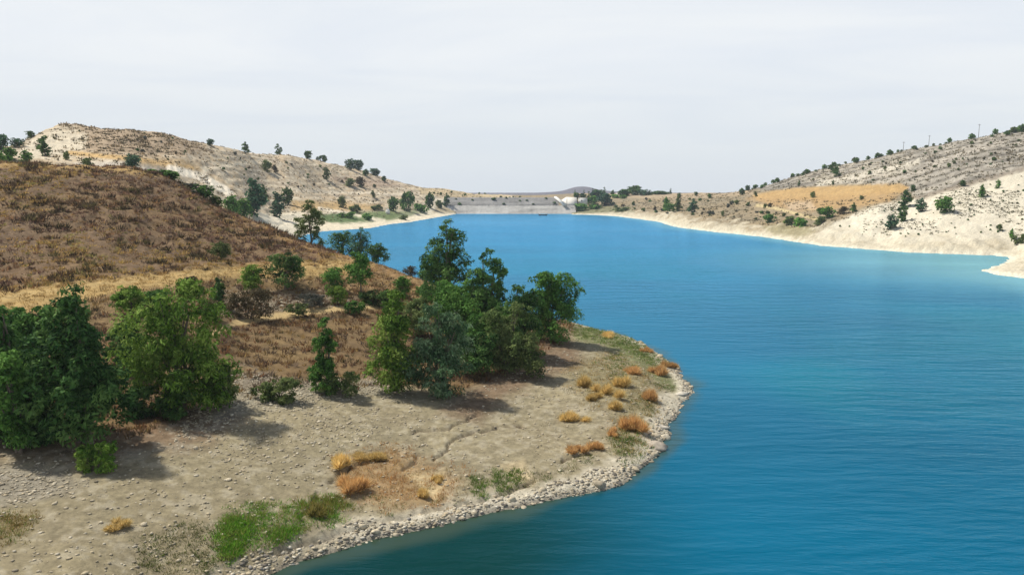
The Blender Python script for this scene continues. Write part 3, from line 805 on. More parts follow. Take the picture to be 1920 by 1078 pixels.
# power poles on the skyline
for u, v0, v1, lab in ((1693, 287, 266, 'thin pale power pole on the ridge, shortest of the three poles'), (1741, 276, 254, 'thin dark power pole on the ridge between the two other poles'), (1834, 262, 233, 'thin tall power pole rising behind ridge shrubs, nearest the top of the slope')):
    y = 600.0
    a_, s_ = ray(u, v0)
    # stand it just behind the skyline
    ys = np.linspace(480, 640, 200); sl = (hz(a_ * ys, ys) - H) / ys; k = int(np.argmax(sl)); y = float(ys[k]) + 4
    x_ = float(a_ * y); zb = float(hz(x_, y)) - .3; top = H + float(ray(u, v1)[1]) * y
    r = root('power_pole', (x_, y, zb))
    v_, f_ = tube([(0, 0, 0), (0.15, 0, top - zb)], [.20, .13], 8); b_ = MB(); b_.add(v_, f_, (.16, .14, .125)); b_.build('pole', M_BARK, r)
    b_ = MB(); b_.box(.12, 0, top - zb - .7, 1.7, .16, .18, col=(.14, .12, .11)); b_.build('crossarm', M_BARK, r)
    for dx in (-.75, .75):
        v_, f_ = tube([(dx + .12, 0, top - zb - .6), (dx + .12, 0, top - zb - .25)], [.10, .06], 6); b_ = MB(); b_.add(v_, f_, (.3, .3, .3)); b_.build('insulator', M_PLAIN, r)
    tag(r, lab, 'pole', 'power poles on the ridge')

# small dark raft / boat moored in front of the dam
bx, by = sea(1018, 404)
r = root('boat', (bx, by, 0))
nst = 13; prof = []
for i in range(nst):
    t_ = i / (nst - 1); hw = 1.05 * (1 - abs(2 * t_ - 1) ** 2.6) ** .6 + .05; x_ = (t_ - .5) * 8.6
    sheer = .75 + .45 * abs(2 * t_ - 1) ** 2
    prof.append([(x_, -hw, sheer), (x_ * .94, -hw * .6, -.25), (x_ * .94, hw * .6, -.25), (x_, hw, sheer), (x_, hw * .86, sheer), (x_ * .93, hw * .5, .15), (x_ * .93, -hw * .5, .15), (x_, -hw * .86, sheer), (x_, -hw, sheer)])
P = np.array(prof); cc = np.zeros(P.shape); cc[:] = (.05, .055, .065); grid_mesh('hull', P, M_PLAIN, cc, r)
for x_ in (-2.0, .6, 2.4):
    b_ = MB(); b_.box(x_, 0, .58, .4, 1.7, .08, col=(.11, .09, .07)); b_.build('thwart', M_PLAIN, r)
b_ = MB(); b_.box(-4.15, 0, 1.05, .45, .4, .7, col=(.04, .04, .045)); b_.build('outboard_motor', M_PLAIN, r)
tag(r, 'small dark open boat floating in front of the grey dam', 'boat')
# ------------------------------------------------------------------ foliage
PAL = {
 'dark': [(0.018, 0.054, 0.014), (0.062, 0.144, 0.034), (0.133, 0.234, 0.06)],
 'green': [(0.036, 0.095, 0.018), (0.096, 0.226, 0.041), (0.156, 0.296, 0.06)],
 'lime': [(0.055, 0.12, 0.016), (0.158, 0.283, 0.038), (0.276, 0.379, 0.076)],
 'olive': [(0.048, 0.08, 0.022), (0.12, 0.173, 0.052), (0.187, 0.226, 0.078)],
 'silver': [(0.034, 0.08, 0.034), (0.095, 0.177, 0.076), (0.189, 0.272, 0.145)],
 'blue': [(0.02, 0.06, 0.032), (0.06, 0.138, 0.068), (0.12, 0.217, 0.113)],
 'brown': [(0.06, 0.055, 0.028), (0.095, 0.08, 0.038), (0.13, 0.1, 0.05)],
 'grey': [(0.085, 0.095, 0.07), (0.13, 0.135, 0.105), (0.17, 0.17, 0.135)],
 'straw': [(0.2, 0.19, 0.05), (0.32, 0.28, 0.07), (0.42, 0.34, 0.11)],
 'orange': [(0.626, 0.443, 0.151), (0.756, 0.562, 0.216), (0.842, 0.648, 0.292)],
 'rust': [(0.506, 0.299, 0.127), (0.644, 0.402, 0.161), (0.736, 0.494, 0.218)],
}
def rand_dirs(rng, n):
    d = rng.normal(size=(n, 3)); return d / np.linalg.norm(d, axis=1, keepdims=True)

def leaf_quads(rng, pos, out, Lf, Wf, droop, spread=0.75):
    n = len(pos)
    nr = out + rand_dirs(rng, n) * spread + np.array((0, 0, .25))               # sprays face outwards
    t = rand_dirs(rng, n) * .8 + out * .45 + np.array((0, 0, -droop * 1.2))
    s = np.cross(nr, t); s /= np.linalg.norm(s, axis=1, keepdims=True) + 1e-9
    t = np.cross(s, nr); t /= np.linalg.norm(t, axis=1, keepdims=True) + 1e-9
    l = (Lf * rng.uniform(.6, 1.35, n))[:, None] / 2; w_ = (Wf * rng.uniform(.7, 1.3, n))[:, None] / 2
    V = np.stack([pos - t * l, pos + s * w_, pos + t * l, pos - s * w_], 1).reshape(-1, 3)
    F = np.arange(4 * n).reshape(n, 4)
    return V, F

def egg(t):                       # half-width along the height of a mass, widest low down
    return np.sqrt(np.clip(1 - (2 * t - 1) ** 2, 0, 1)) * (1.08 - 0.36 * t) 

def crown_arrays(seed, Hh, Ww, masses, pal, n, Lf, Wf, droop=.35, lobe=(.10, .27), nl=16):
    """masses: (dx, dy, z0, z1, w) as fractions of width / height"""
    rng = np.random.default_rng(seed)
    LB = []; BG = []
    tot = sum(m[4] * (m[3] - m[2]) for m in masses)
    nb_all = max(12, int(nl / 4.5)); s_lo, s_hi = (.155, .285) if nl > 70 else (.19, .33)
    for (dx, dy, z0, z1, wf) in masses:
        k = max(3, int(round(nb_all * 1.25 * wf * (z1 - z0) / tot * (1 + .15 * len(masses)))))
        ww = wf * Ww; hh = (z1 - z0) * Hh
        for i in range(k):                                  # boughs
            t = (i + rng.uniform(0, 1)) / k
            r = egg(np.array(t)) * ww / 2
            sz = min(max(ww, .5 * Ww), hh * 1.2) * rng.uniform(s_lo, s_hi)
            an = rng.uniform(0, 2 * math.pi) if i % 2 else i * 2.4; rr = max(0.0, r - sz * .55) * math.sqrt(rng.uniform(.25, 1.25))
            szz = sz * rng.uniform(.75, 1.2)
            z_ = min(max(z0 * Hh + t * hh, z0 * Hh + szz * .5), z1 * Hh - szz * .95)
            BG.append((dx * Ww + math.cos(an) * rr, dy * Ww + math.sin(an) * rr, z_, sz, szz, rng.uniform(0, 1)))
    per = 6
    for (bx_, by_, bz_, sz, szz, tone) in BG:               # leafy clumps on each bough
        LB.append((bx_, by_, bz_ - .15 * szz, sz * .6, sz * .6, szz * .6, tone))
        for d_ in rand_dirs(rng, per):
            if d_[2] < -.45: d_[2] = -d_[2]
            q = sz * rng.uniform(.28, .52)
            LB.append((bx_ + d_[0] * (sz - q * .5), by_ + d_[1] * (sz - q * .5), bz_ + d_[2] * (szz - q * .4), q, q, q * rng.uniform(.8, 1.25), np.clip(tone + rng.normal(0, .25), 0, 1)))
    LB = np.array(LB)
    p = LB[:, 3] ** 1.7; p /= p.sum()
    li = rng.choice(len(LB), n, p=p)
    d = rand_dirs(rng, n); d[:, 2] = np.where(d[:, 2] < -0.5, -d[:, 2] * .6, d[:, 2])
    rad = rng.uniform(.5, 1.0, n) ** .5 * (1 + rng.normal(0, .08, n))
    pos = LB[li, :3] + d * LB[li, 3:6] * rad[:, None]
    stray = rng.uniform(0, 1, n) < .09
    pos[stray] += d[stray] * LB[li[stray], 3:4] * rng.uniform(.1, .5, (stray.sum(), 1))
    pos[:, 2] = np.maximum(pos[:, 2], 0.03 * Hh * rng.uniform(0, 1, n))
    pos[:, 2] = np.minimum(pos[:, 2], Hh * rng.uniform(.97, 1.02, n))
    V, F = leaf_quads(rng, pos, d, Lf, Wf, droop)
    pl = np.array(PAL[pal]); q = np.clip(LB[li, 6] + rng.normal(0, .22, n), 0, 1) * 2
    i0 = np.minimum(q.astype(int), 1); fr_ = (q - i0)[:, None]
    colr = pl[i0] * (1 - fr_) + pl[i0 + 1] * fr_
    colr = colr * rng.uniform(.8, 1.25, (n, 1))
    return V, F, np.repeat(colr, 4, 0), LB

def wood_arrays(seed, Hh, Ww, LB, stems=1, r0=.16, clear=.15):
    rng = np.random.default_rng(seed + 77)
    mb = MB()
    tops = LB[np.argsort(-LB[:, 2])]
    for s in range(stems):
        tgt = tops[min(s * 3, len(tops) - 1)]
        ox = (s - (stems - 1) / 2) * r0 * 2.2
        pts = [(ox, 0, -.35)]
        for k in (.25, .5, .75, .95):
            pts.append((ox * (1 + k) + (tgt[0] - ox) * k ** 1.5 + rng.normal(0, .03) * Ww, tgt[1] * k ** 1.5 + rng.normal(0, .03) * Ww, tgt[2] * k))
        v_, f_ = tube(pts, [r0 * 1.25, r0, r0 * .75, r0 * .45, r0 * .15], 7)
        mb.add(v_, f_, np.array((.16, .13, .10)) * rng.uniform(.8, 1.2))
    for i in rng.permutation(len(LB))[:min(14, len(LB))]:
        b_ = LB[i]
        zb = max(b_[2] * rng.uniform(.35, .6), .05 * Hh)
        v_, f_ = tube([(0.12 * b_[0], .12 * b_[1], zb), (b_[0] * .6, b_[1] * .6, zb + (b_[2] - zb) * .55), (b_[0], b_[1], b_[2])], [r0 * .42, r0 * .28, r0 * .08], 5)
        mb.add(v_, f_, np.array((.15, .12, .095)) * rng.uniform(.8, 1.2))
    return mb

def make_plant(name, seed, Hh, Ww, masses, pal, n, Lf, Wf, droop=.35, stems=1, r0=.16, nl=16, lobe=(.10, .27), mat=None):
    r = root(name, (0, 0, 0))
    V, F, Cc, LB = crown_arrays(seed, Hh, Ww, masses, pal, n, Lf, Wf, droop, lobe, nl)
    mesh_np('crown', V, F, mat or M_LEAF, Cc, parent=r)
    wood_arrays(seed, Hh, Ww, LB, stems, r0).build('trunk', M_BARK, r, smooth=True)
    return r

def at_dist(u, y):
    a_, _ = ray(u, 400); x_ = float(a_) * y; return x_, y, float(hz(x_, y))
def locate(u, vb, dist=None, ymin=0.0):
    if dist: 
        a_, _ = ray(u, vb); x_ = float(a_) * dist; return x_, dist, float(hz(x_, dist))
    a_, s_ = ray(u, vb)
    ys = YS[YS >= ymin]
    zr = H + s_ * ys; zg = bilin(Z, AV, TV, np.full(len(ys), float(a_)), np.log(ys))
    ok = zr <= zg
    m_ = ys < 1100; ks_ = int(np.argmax(np.where(m_, (zg - H) / ys, -9)))          # skyline
    k = min(int(np.argmax(ok)), ks_) if ok.any() else ks_
    return float(a_ * ys[k]), float(ys[k]), float(zg[k])
def height_to(u, vt, x_, y_, z_):
    return max(0.4, H + float(ray(u, vt)[1]) * y_ - z_)
def width_of(wpx, y_): return wpx / FPX * y_

# ---- trees of the headland, each grown for its own place
FULL = [(0, 0, .02, .62, 1.0), (-.12, .05, .30, .86, .72), (.08, -.05, .45, 1.0, .48)]
TALL = [(0, 0, .03, .58, 1.0), (-.15, 0, .25, .82, .74), (.12, .06, .36, .90, .68), (-.02, 0, .55, 1.0, .48)]
LEANR = [(-.03, 0, .02, .60, 1.0), (-.20, 0, .25, .78, .70), (.12, .05, .30, .88, .70), (.05, 0, .52, 1.0, .48), (.26, 0, .30, .66, .50)]
DOME = [(0, 0, .04, .86, 1.0), (-.2, .05, .3, .95, .55), (.2, -.05, .28, 1.0, .55)]
CONE = [(0, 0, .02, .50, 1.0), (-.05, 0, .22, .74, .80), (-.08, 0, .45, .92, .50), (.0, 0, .70, 1.0, .26)]
SLIM = [(0, 0, .0, .45, 1.0), (-.12, 0, .25, .75, .75), (.02, 0, .5, 1.0, .6)]
ROUND = [(0, 0, .03, .9, 1.0), (.12, 0, .25, 1.0, .7), (-.15, 0, .2, .92, .7)]
OPEN = [(-.22, 0, .05, .45, .55), (.25, 0, .08, .5, .55), (-.2, .05, .35, .72, .6), (.2, 0, .5, .82, .6), (0, 0, .72, 1.0, .42)]
near_trees = [
 # name u vbase vtop wpx dist masses palette n leafL leafW droop stems label
 ('tree', 18, 800, 578, 150, None, FULL, 'dark', 9000, .50, .19, .4, 2, 'dark broad tree at the edge of the dense grove beside the bare bank'),
 ('tree', 70, 752, 576, 130, 74, DOME, 'green', 7000, .46, .17, .3, 1, 'green dome-topped tree standing behind two darker trees of the grove'),
 ('tree', 160, 830, 543, 205, None, CONE, 'dark', 15000, .50, .18, .5, 3, 'tallest dark cone-shaped tree of the dense grove, leaves down to the ground'),
 ('tree', 338, 768, 533, 195, None, [(0, 0, .02, .5, 1.0), (-.16, 0, .2, .8, .75), (.12, 0, .35, 1.0, .62), (.3, -.1, .02, .42, .55)], 'lime', 13000, .48, .15, .8, 2, 'broad yellow-green weeping tree at the end of the dense grove'),
 ('tree', 255, 745, 600, 95, 78, FULL, 'dark', 4500, .46, .17, .4, 1, 'low dark tree filling the gap between the tall cone and the weeping tree'),
 ('bush', 300, 792, 725, 120, 66, [(-.25, 0, 0, .9, .6), (.2, 0, 0, 1.0, .65)], 'dark', 3600, .42, .17, .3, 2, 'dark low bush in the shade under the weeping tree'),
 ('bush', 45, 836, 745, 130, None, [(-.25, 0, 0, .9, .6), (.2, 0, 0, 1.0, .65)], 'dark', 4200, .42, .16, .3, 2, 'dark low bush at the edge of the grove right above the bank'),
 ('bush', 412, 760, 690, 62, None, ROUND, 'olive', 2600, .40, .15, .4, 2, 'olive bush hugging the outer foot of the weeping tree'),
 ('bush', 30, 790, 668, 90, 57, ROUND, 'green', 4200, .40, .16, .3, 2, 'rounded bright green bush in front of the dark edge tree'),
 ('tree', 615, 735, 598, 68, None, SLIM, 'green', 4200, .40, .15, .6, 1, 'slender leaning young tree alone on the brown scrub slope'),
 ('tree', 742, 734, 553, 96, None, [(0, 0, .0, .5, 1.0), (-.08, 0, .22, .78, .86), (.06, 0, .5, 1.0, .74)], 'lime', 8500, .42, .15, .5, 2, 'bright green bushy tree with lime top, nearest the scrub slope in the clump'),
 ('tree', 824, 742, 571, 116, None, [(0, 0, .0, .52, 1.0), (-.18, 0, .1, .62, .7), (.14, 0, .3, .88, .7), (-.02, 0, .55, 1.0, .5)], 'silver', 9500, .44, .13, .8, 3, 'silvery blue-green tree with drooping leaves at the front of the clump'),
 ('tree', 838, 575, 414, 88, 122, LEANR, 'dark', 10500, .48, .18, .3, 2, 'tall dark wind-shaped tree with a pointed tip against the lake, tallest behind the clump'),
 ('tree', 912, 652, 470, 84, 102, LEANR, 'dark', 9500, .46, .17, .3, 2, 'dark tree with a narrow leaning spire in the middle of the clump'),
 ('tree', 862, 640, 526, 124, 103, DOME, 'green', 9000, .44, .16, .3, 2, 'wide mid-green tree below the tall pointed tree'),
 ('tree', 948, 700, 572, 108, 90, [(0, 0, .0, .6, 1.0), (-.15, 0, .2, .9, .7), (.16, 0, .25, 1.0, .6)], 'olive', 9000, .40, .15, .5, 2, 'olive half-dry tree at the lower front of the clump beside the silvery tree'),
 ('tree', 978, 668, 534, 92, 98, TALL, 'dark', 8500, .44, .16, .3, 1, 'dark green tree with a small knob-like top between the spire and the outer tree'),
 ('tree', 1036, 640, 512, 92, None, [(0, 0, .0, .75, 1.0), (-.16, 0, .3, .98, .72), (.18, 0, .3, .97, .72), (-.2, 0, .55, 1.0, .5)], 'green', 10500, .44, .17, .3, 2, 'outermost broad green tree of the clump on the bare point'),
 ('bush', 990, 706, 630, 70, 88, ROUND, 'olive', 3600, .36, .14, .4, 2, 'olive bush at the foot of the clump next to the bare soil'),
 ('bush', 884, 722, 630, 100, 88, ROUND, 'dark', 6000, .38, .15, .4, 2, 'dark low bush squeezed between the silvery tree and the half-dry tree'),
 ('bush', 915, 690, 590, 90, 95, ROUND, 'green', 5200, .40, .15, .4, 2, 'green bushy tree filling the middle of the clump behind the half-dry tree'),
 ('tree', 785, 640, 560, 70, 104, ROUND, 'olive', 3600, .40, .15, .4, 1, 'olive tree peeping out between the lime-topped and the silvery tree'),
 ('bush', 695, 566, 545, 46, None, ROUND, 'olive', 1300, .32, .13, .2, 2, 'low olive bush right of the trunk of the small round tree'),
 ('bush', 560, 592, 570, 44, None, ROUND, 'olive', 1300, .30, .12, .2, 2, 'low olive bush at the lower edge of the stony terrace'),
 ('bush', 664, 588, 566, 40, None, ROUND, 'green', 1300, .32, .13, .2, 2, 'low green bush on the pale path below the small round tree'),
 ('bush', 300, 575, 545, 60, None, ROUND, 'green', 1800, .36, .14, .2, 2, 'green bush touching the top of the weeping tree'),
 ('bush', 400, 596, 566, 40, None, ROUND, 'brown', 1200, .32, .12, .2, 2, 'brownish bush at the start of the pale path by the weeping tree'),
 ('bush', 800, 562, 536, 40, None, ROUND, 'green', 1300, .34, .13, .2, 2, 'green bush on the bare crest left of the wide mid-green tree'),
 ('bush', 475, 546, 500, 46, None, ROUND, 'lime', 2400, .36, .15, .3, 2, 'bright green round bush on the golden band, first in the row of bushes'),
 ('bush', 536, 543, 478, 72, None, DOME, 'dark', 3800, .40, .16, .3, 3, 'largest dark green wide bush on the golden band'),
 ('tree', 677, 552, 474, 62, None, [(0, 0, .22, .85, 1.0), (-.1, 0, .4, 1.0, .7), (.15, 0, .35, .95, .6)], 'green', 3600, .38, .15, .2, 1, 'small round tree with a short bare trunk above the stony terrace'),
 ('bush', 629, 544, 504, 40, None, ROUND, 'green', 2000, .36, .15, .3, 2, 'middle-sized green bush beside the small round tree'),
 ('bush', 634, 572, 538, 33, None, ROUND, 'lime', 1500, .33, .13, .3, 2, 'small light green bush below the small round tree'),
 ('bush', 754, 562, 521, 35, None, ROUND, 'green', 1800, .35, .14, .3, 1, 'upright green bush just above the lime-topped tree'),
 ('bush', 712, 577, 546, 62, None, [(-.25, 0, 0, .85, .6), (.2, 0, 0, 1.0, .6)], 'dark', 2000, .33, .14, .2, 2, 'low dark spreading bush beneath the upright green bush'),
 ('bush', 468, 598, 547, 74, None, [(-.2, 0, 0, .9, .65), (.18, 0, 0, 1.0, .7)], 'brown', 3000, .36, .13, .2, 3, 'brownish olive wide bush at the edge of the stony terrace'),
 ('bush', 413, 570, 524, 30, None, SLIM, 'dark', 1500, .36, .14, .3, 1, 'narrow dark bush beside the weeping tree'),
 ('bush', 243, 588, 540, 72, None, DOME, 'lime', 3000, .38, .15, .3, 2, 'bright green low bush behind the gap in the dense grove'),
 ('bush', 588, 577, 552, 56, None, ROUND, 'grey', 1800, .30, .12, .1, 2, 'grey-green low cushion bush on the stony terrace'),
 ('bush', 415, 487, 455, 34, None, ROUND, 'olive', 1500, .36, .14, .2, 2, 'lone olive-green bush on the open brown hill'),
 ('bush', 360, 545, 520, 40, None, ROUND, 'brown', 1300, .34, .13, .2, 2, 'small brown dry bush on the golden band above the weeping tree'),
 ('bush', 525, 752, 714, 82, None, [(-.25, 0, 0, .8, .6), (.15, 0, 0, 1.0, .75)], 'olive', 2800, .32, .13, .2, 3, 'dark olive low shrub at the stony foot of the brown slope'),
 ('bush', 640, 742, 700, 60, None, [(-.2, 0, 0, .8, .6), (.2, 0, 0, 1.0, .6)], 'olive', 1800, .30, .12, .2, 2, 'small olive shrub by the base of the slender leaning tree'),
 ('bush', 184, 882, 832, 86, None, [(-.25, 0, 0, .9, .55), (.2, 0, 0, 1.0, .6)], 'lime', 3200, .30, .10, .1, 3, 'bright green leafy shrub alone on the bank in front of the cone-shaped tree'),
 ('tree', 583, 470, 378, 60, 176, OPEN, 'olive', 4200, .50, .20, .2, 1, 'loose see-through tree rising behind the brown ridge by the pale beach'),
 ('bush', 640, 485, 438, 46, 168, ROUND, 'dark', 2000, .46, .18, .2, 2, 'dark rounded shrub behind the ridge, next to the loose tree'),
 ('bush', 676, 487, 431, 44, 166, LEANR, 'blue', 2200, .46, .18, .2, 2, 'dark bluish shrub with lifted branches against the lake'),
 ('bush', 707, 497, 459, 40, 160, ROUND, 'dark', 2000, .42, .17, .2, 2, 'dark round shrub lowest on the ridge before the lake'),
 ('bush', 770, 528, 500, 30, 154, ROUND, 'brown', 900, .36, .13, .1, 2, 'brown dry low shrub on the ridge near the tall pointed tree'),
 ('bush', 800, 533, 508, 34, 150, ROUND, 'dark', 1100, .38, .14, .1, 2, 'dark low shrub at the foot of the tall pointed tree'),
]
for i, (nm, u, vb, vt, wpx, dist, masses, pal, n_, Lf, Wf, dr_, st, lab) in enumerate(near_trees):
    x_, y_, z_ = locate(u, vb, dist)
    hh = height_to(u, vt, x_, y_, z_) * 1.03; ww = width_of(wpx, y_) * (1.17 if u > 700 else 1.25 if 380 < u and nm == 'bush' else 1.06)
    if nm == 'bush': hh *= 1.06
    r = make_plant(nm, 100 + i, hh, ww, masses, pal, int(n_ * 1.35), Lf, Wf, dr_, st, max(.05, .017 * hh), nl=max(14, int(n_ / 95)), lobe=(.065, .165) if n_ > 3000 else (.09, .22))
    r.location = (x_, y_, z_ - .05)
    tag(r, lab, 'tree' if nm == 'tree' else 'bush', 'trees and bushes of the headland')

# ---- far trees: a few grown forms, copied
protos = {}
def far_plant(kind, variant):
    key = (kind, variant)
    spec = {
      'round': (5.0, 5.0, ROUND, 800, .70, .42), 'dome': (6.0, 9.0, DOME, 1300, .85, .50), 'tall': (8.0, 5.0, TALL, 950, .80, .44),
      'cypress': (9.0, 2.2, SLIM, 520, .65, .34), 'low': (2.0, 4.2, [(-.25, 0, 0, .85, .6), (.2, 0, 0, 1.0, .6)], 480, .55, .34), 'open': (5.0, 5.0, OPEN, 600, .62, .36),
    }[kind]
    return spec
PROTO_BASE = {}
def plant_at(kind, pal, variant, x_, y_, z_, hh, ww, name, label, cat, group):
    sp_ = far_plant(kind, variant); key = (kind, pal, variant)
    if key not in PROTO_BASE:
        r = make_plant(name, hash((len(kind), variant, len(pal))) % 1000 + variant * 7, sp_[0], sp_[1], sp_[2], pal, sp_[3], sp_[4], sp_[5], .15, 1, .10 if kind != 'low' else .05, nl=12, lobe=(.2, .34))
        PROTO_BASE[key] = r
    else:
        r = dup(PROTO_BASE[key]); r.name = name
    r.location = (x_, y_, z_ - .15 - .06 * hh); r.scale = (ww / sp_[1], ww / sp_[1], hh / sp_[0]); r.rotation_euler = (0, 0, (x_ * 1.7 + y_) % 6.28)
    return tag(r, label, cat, group)

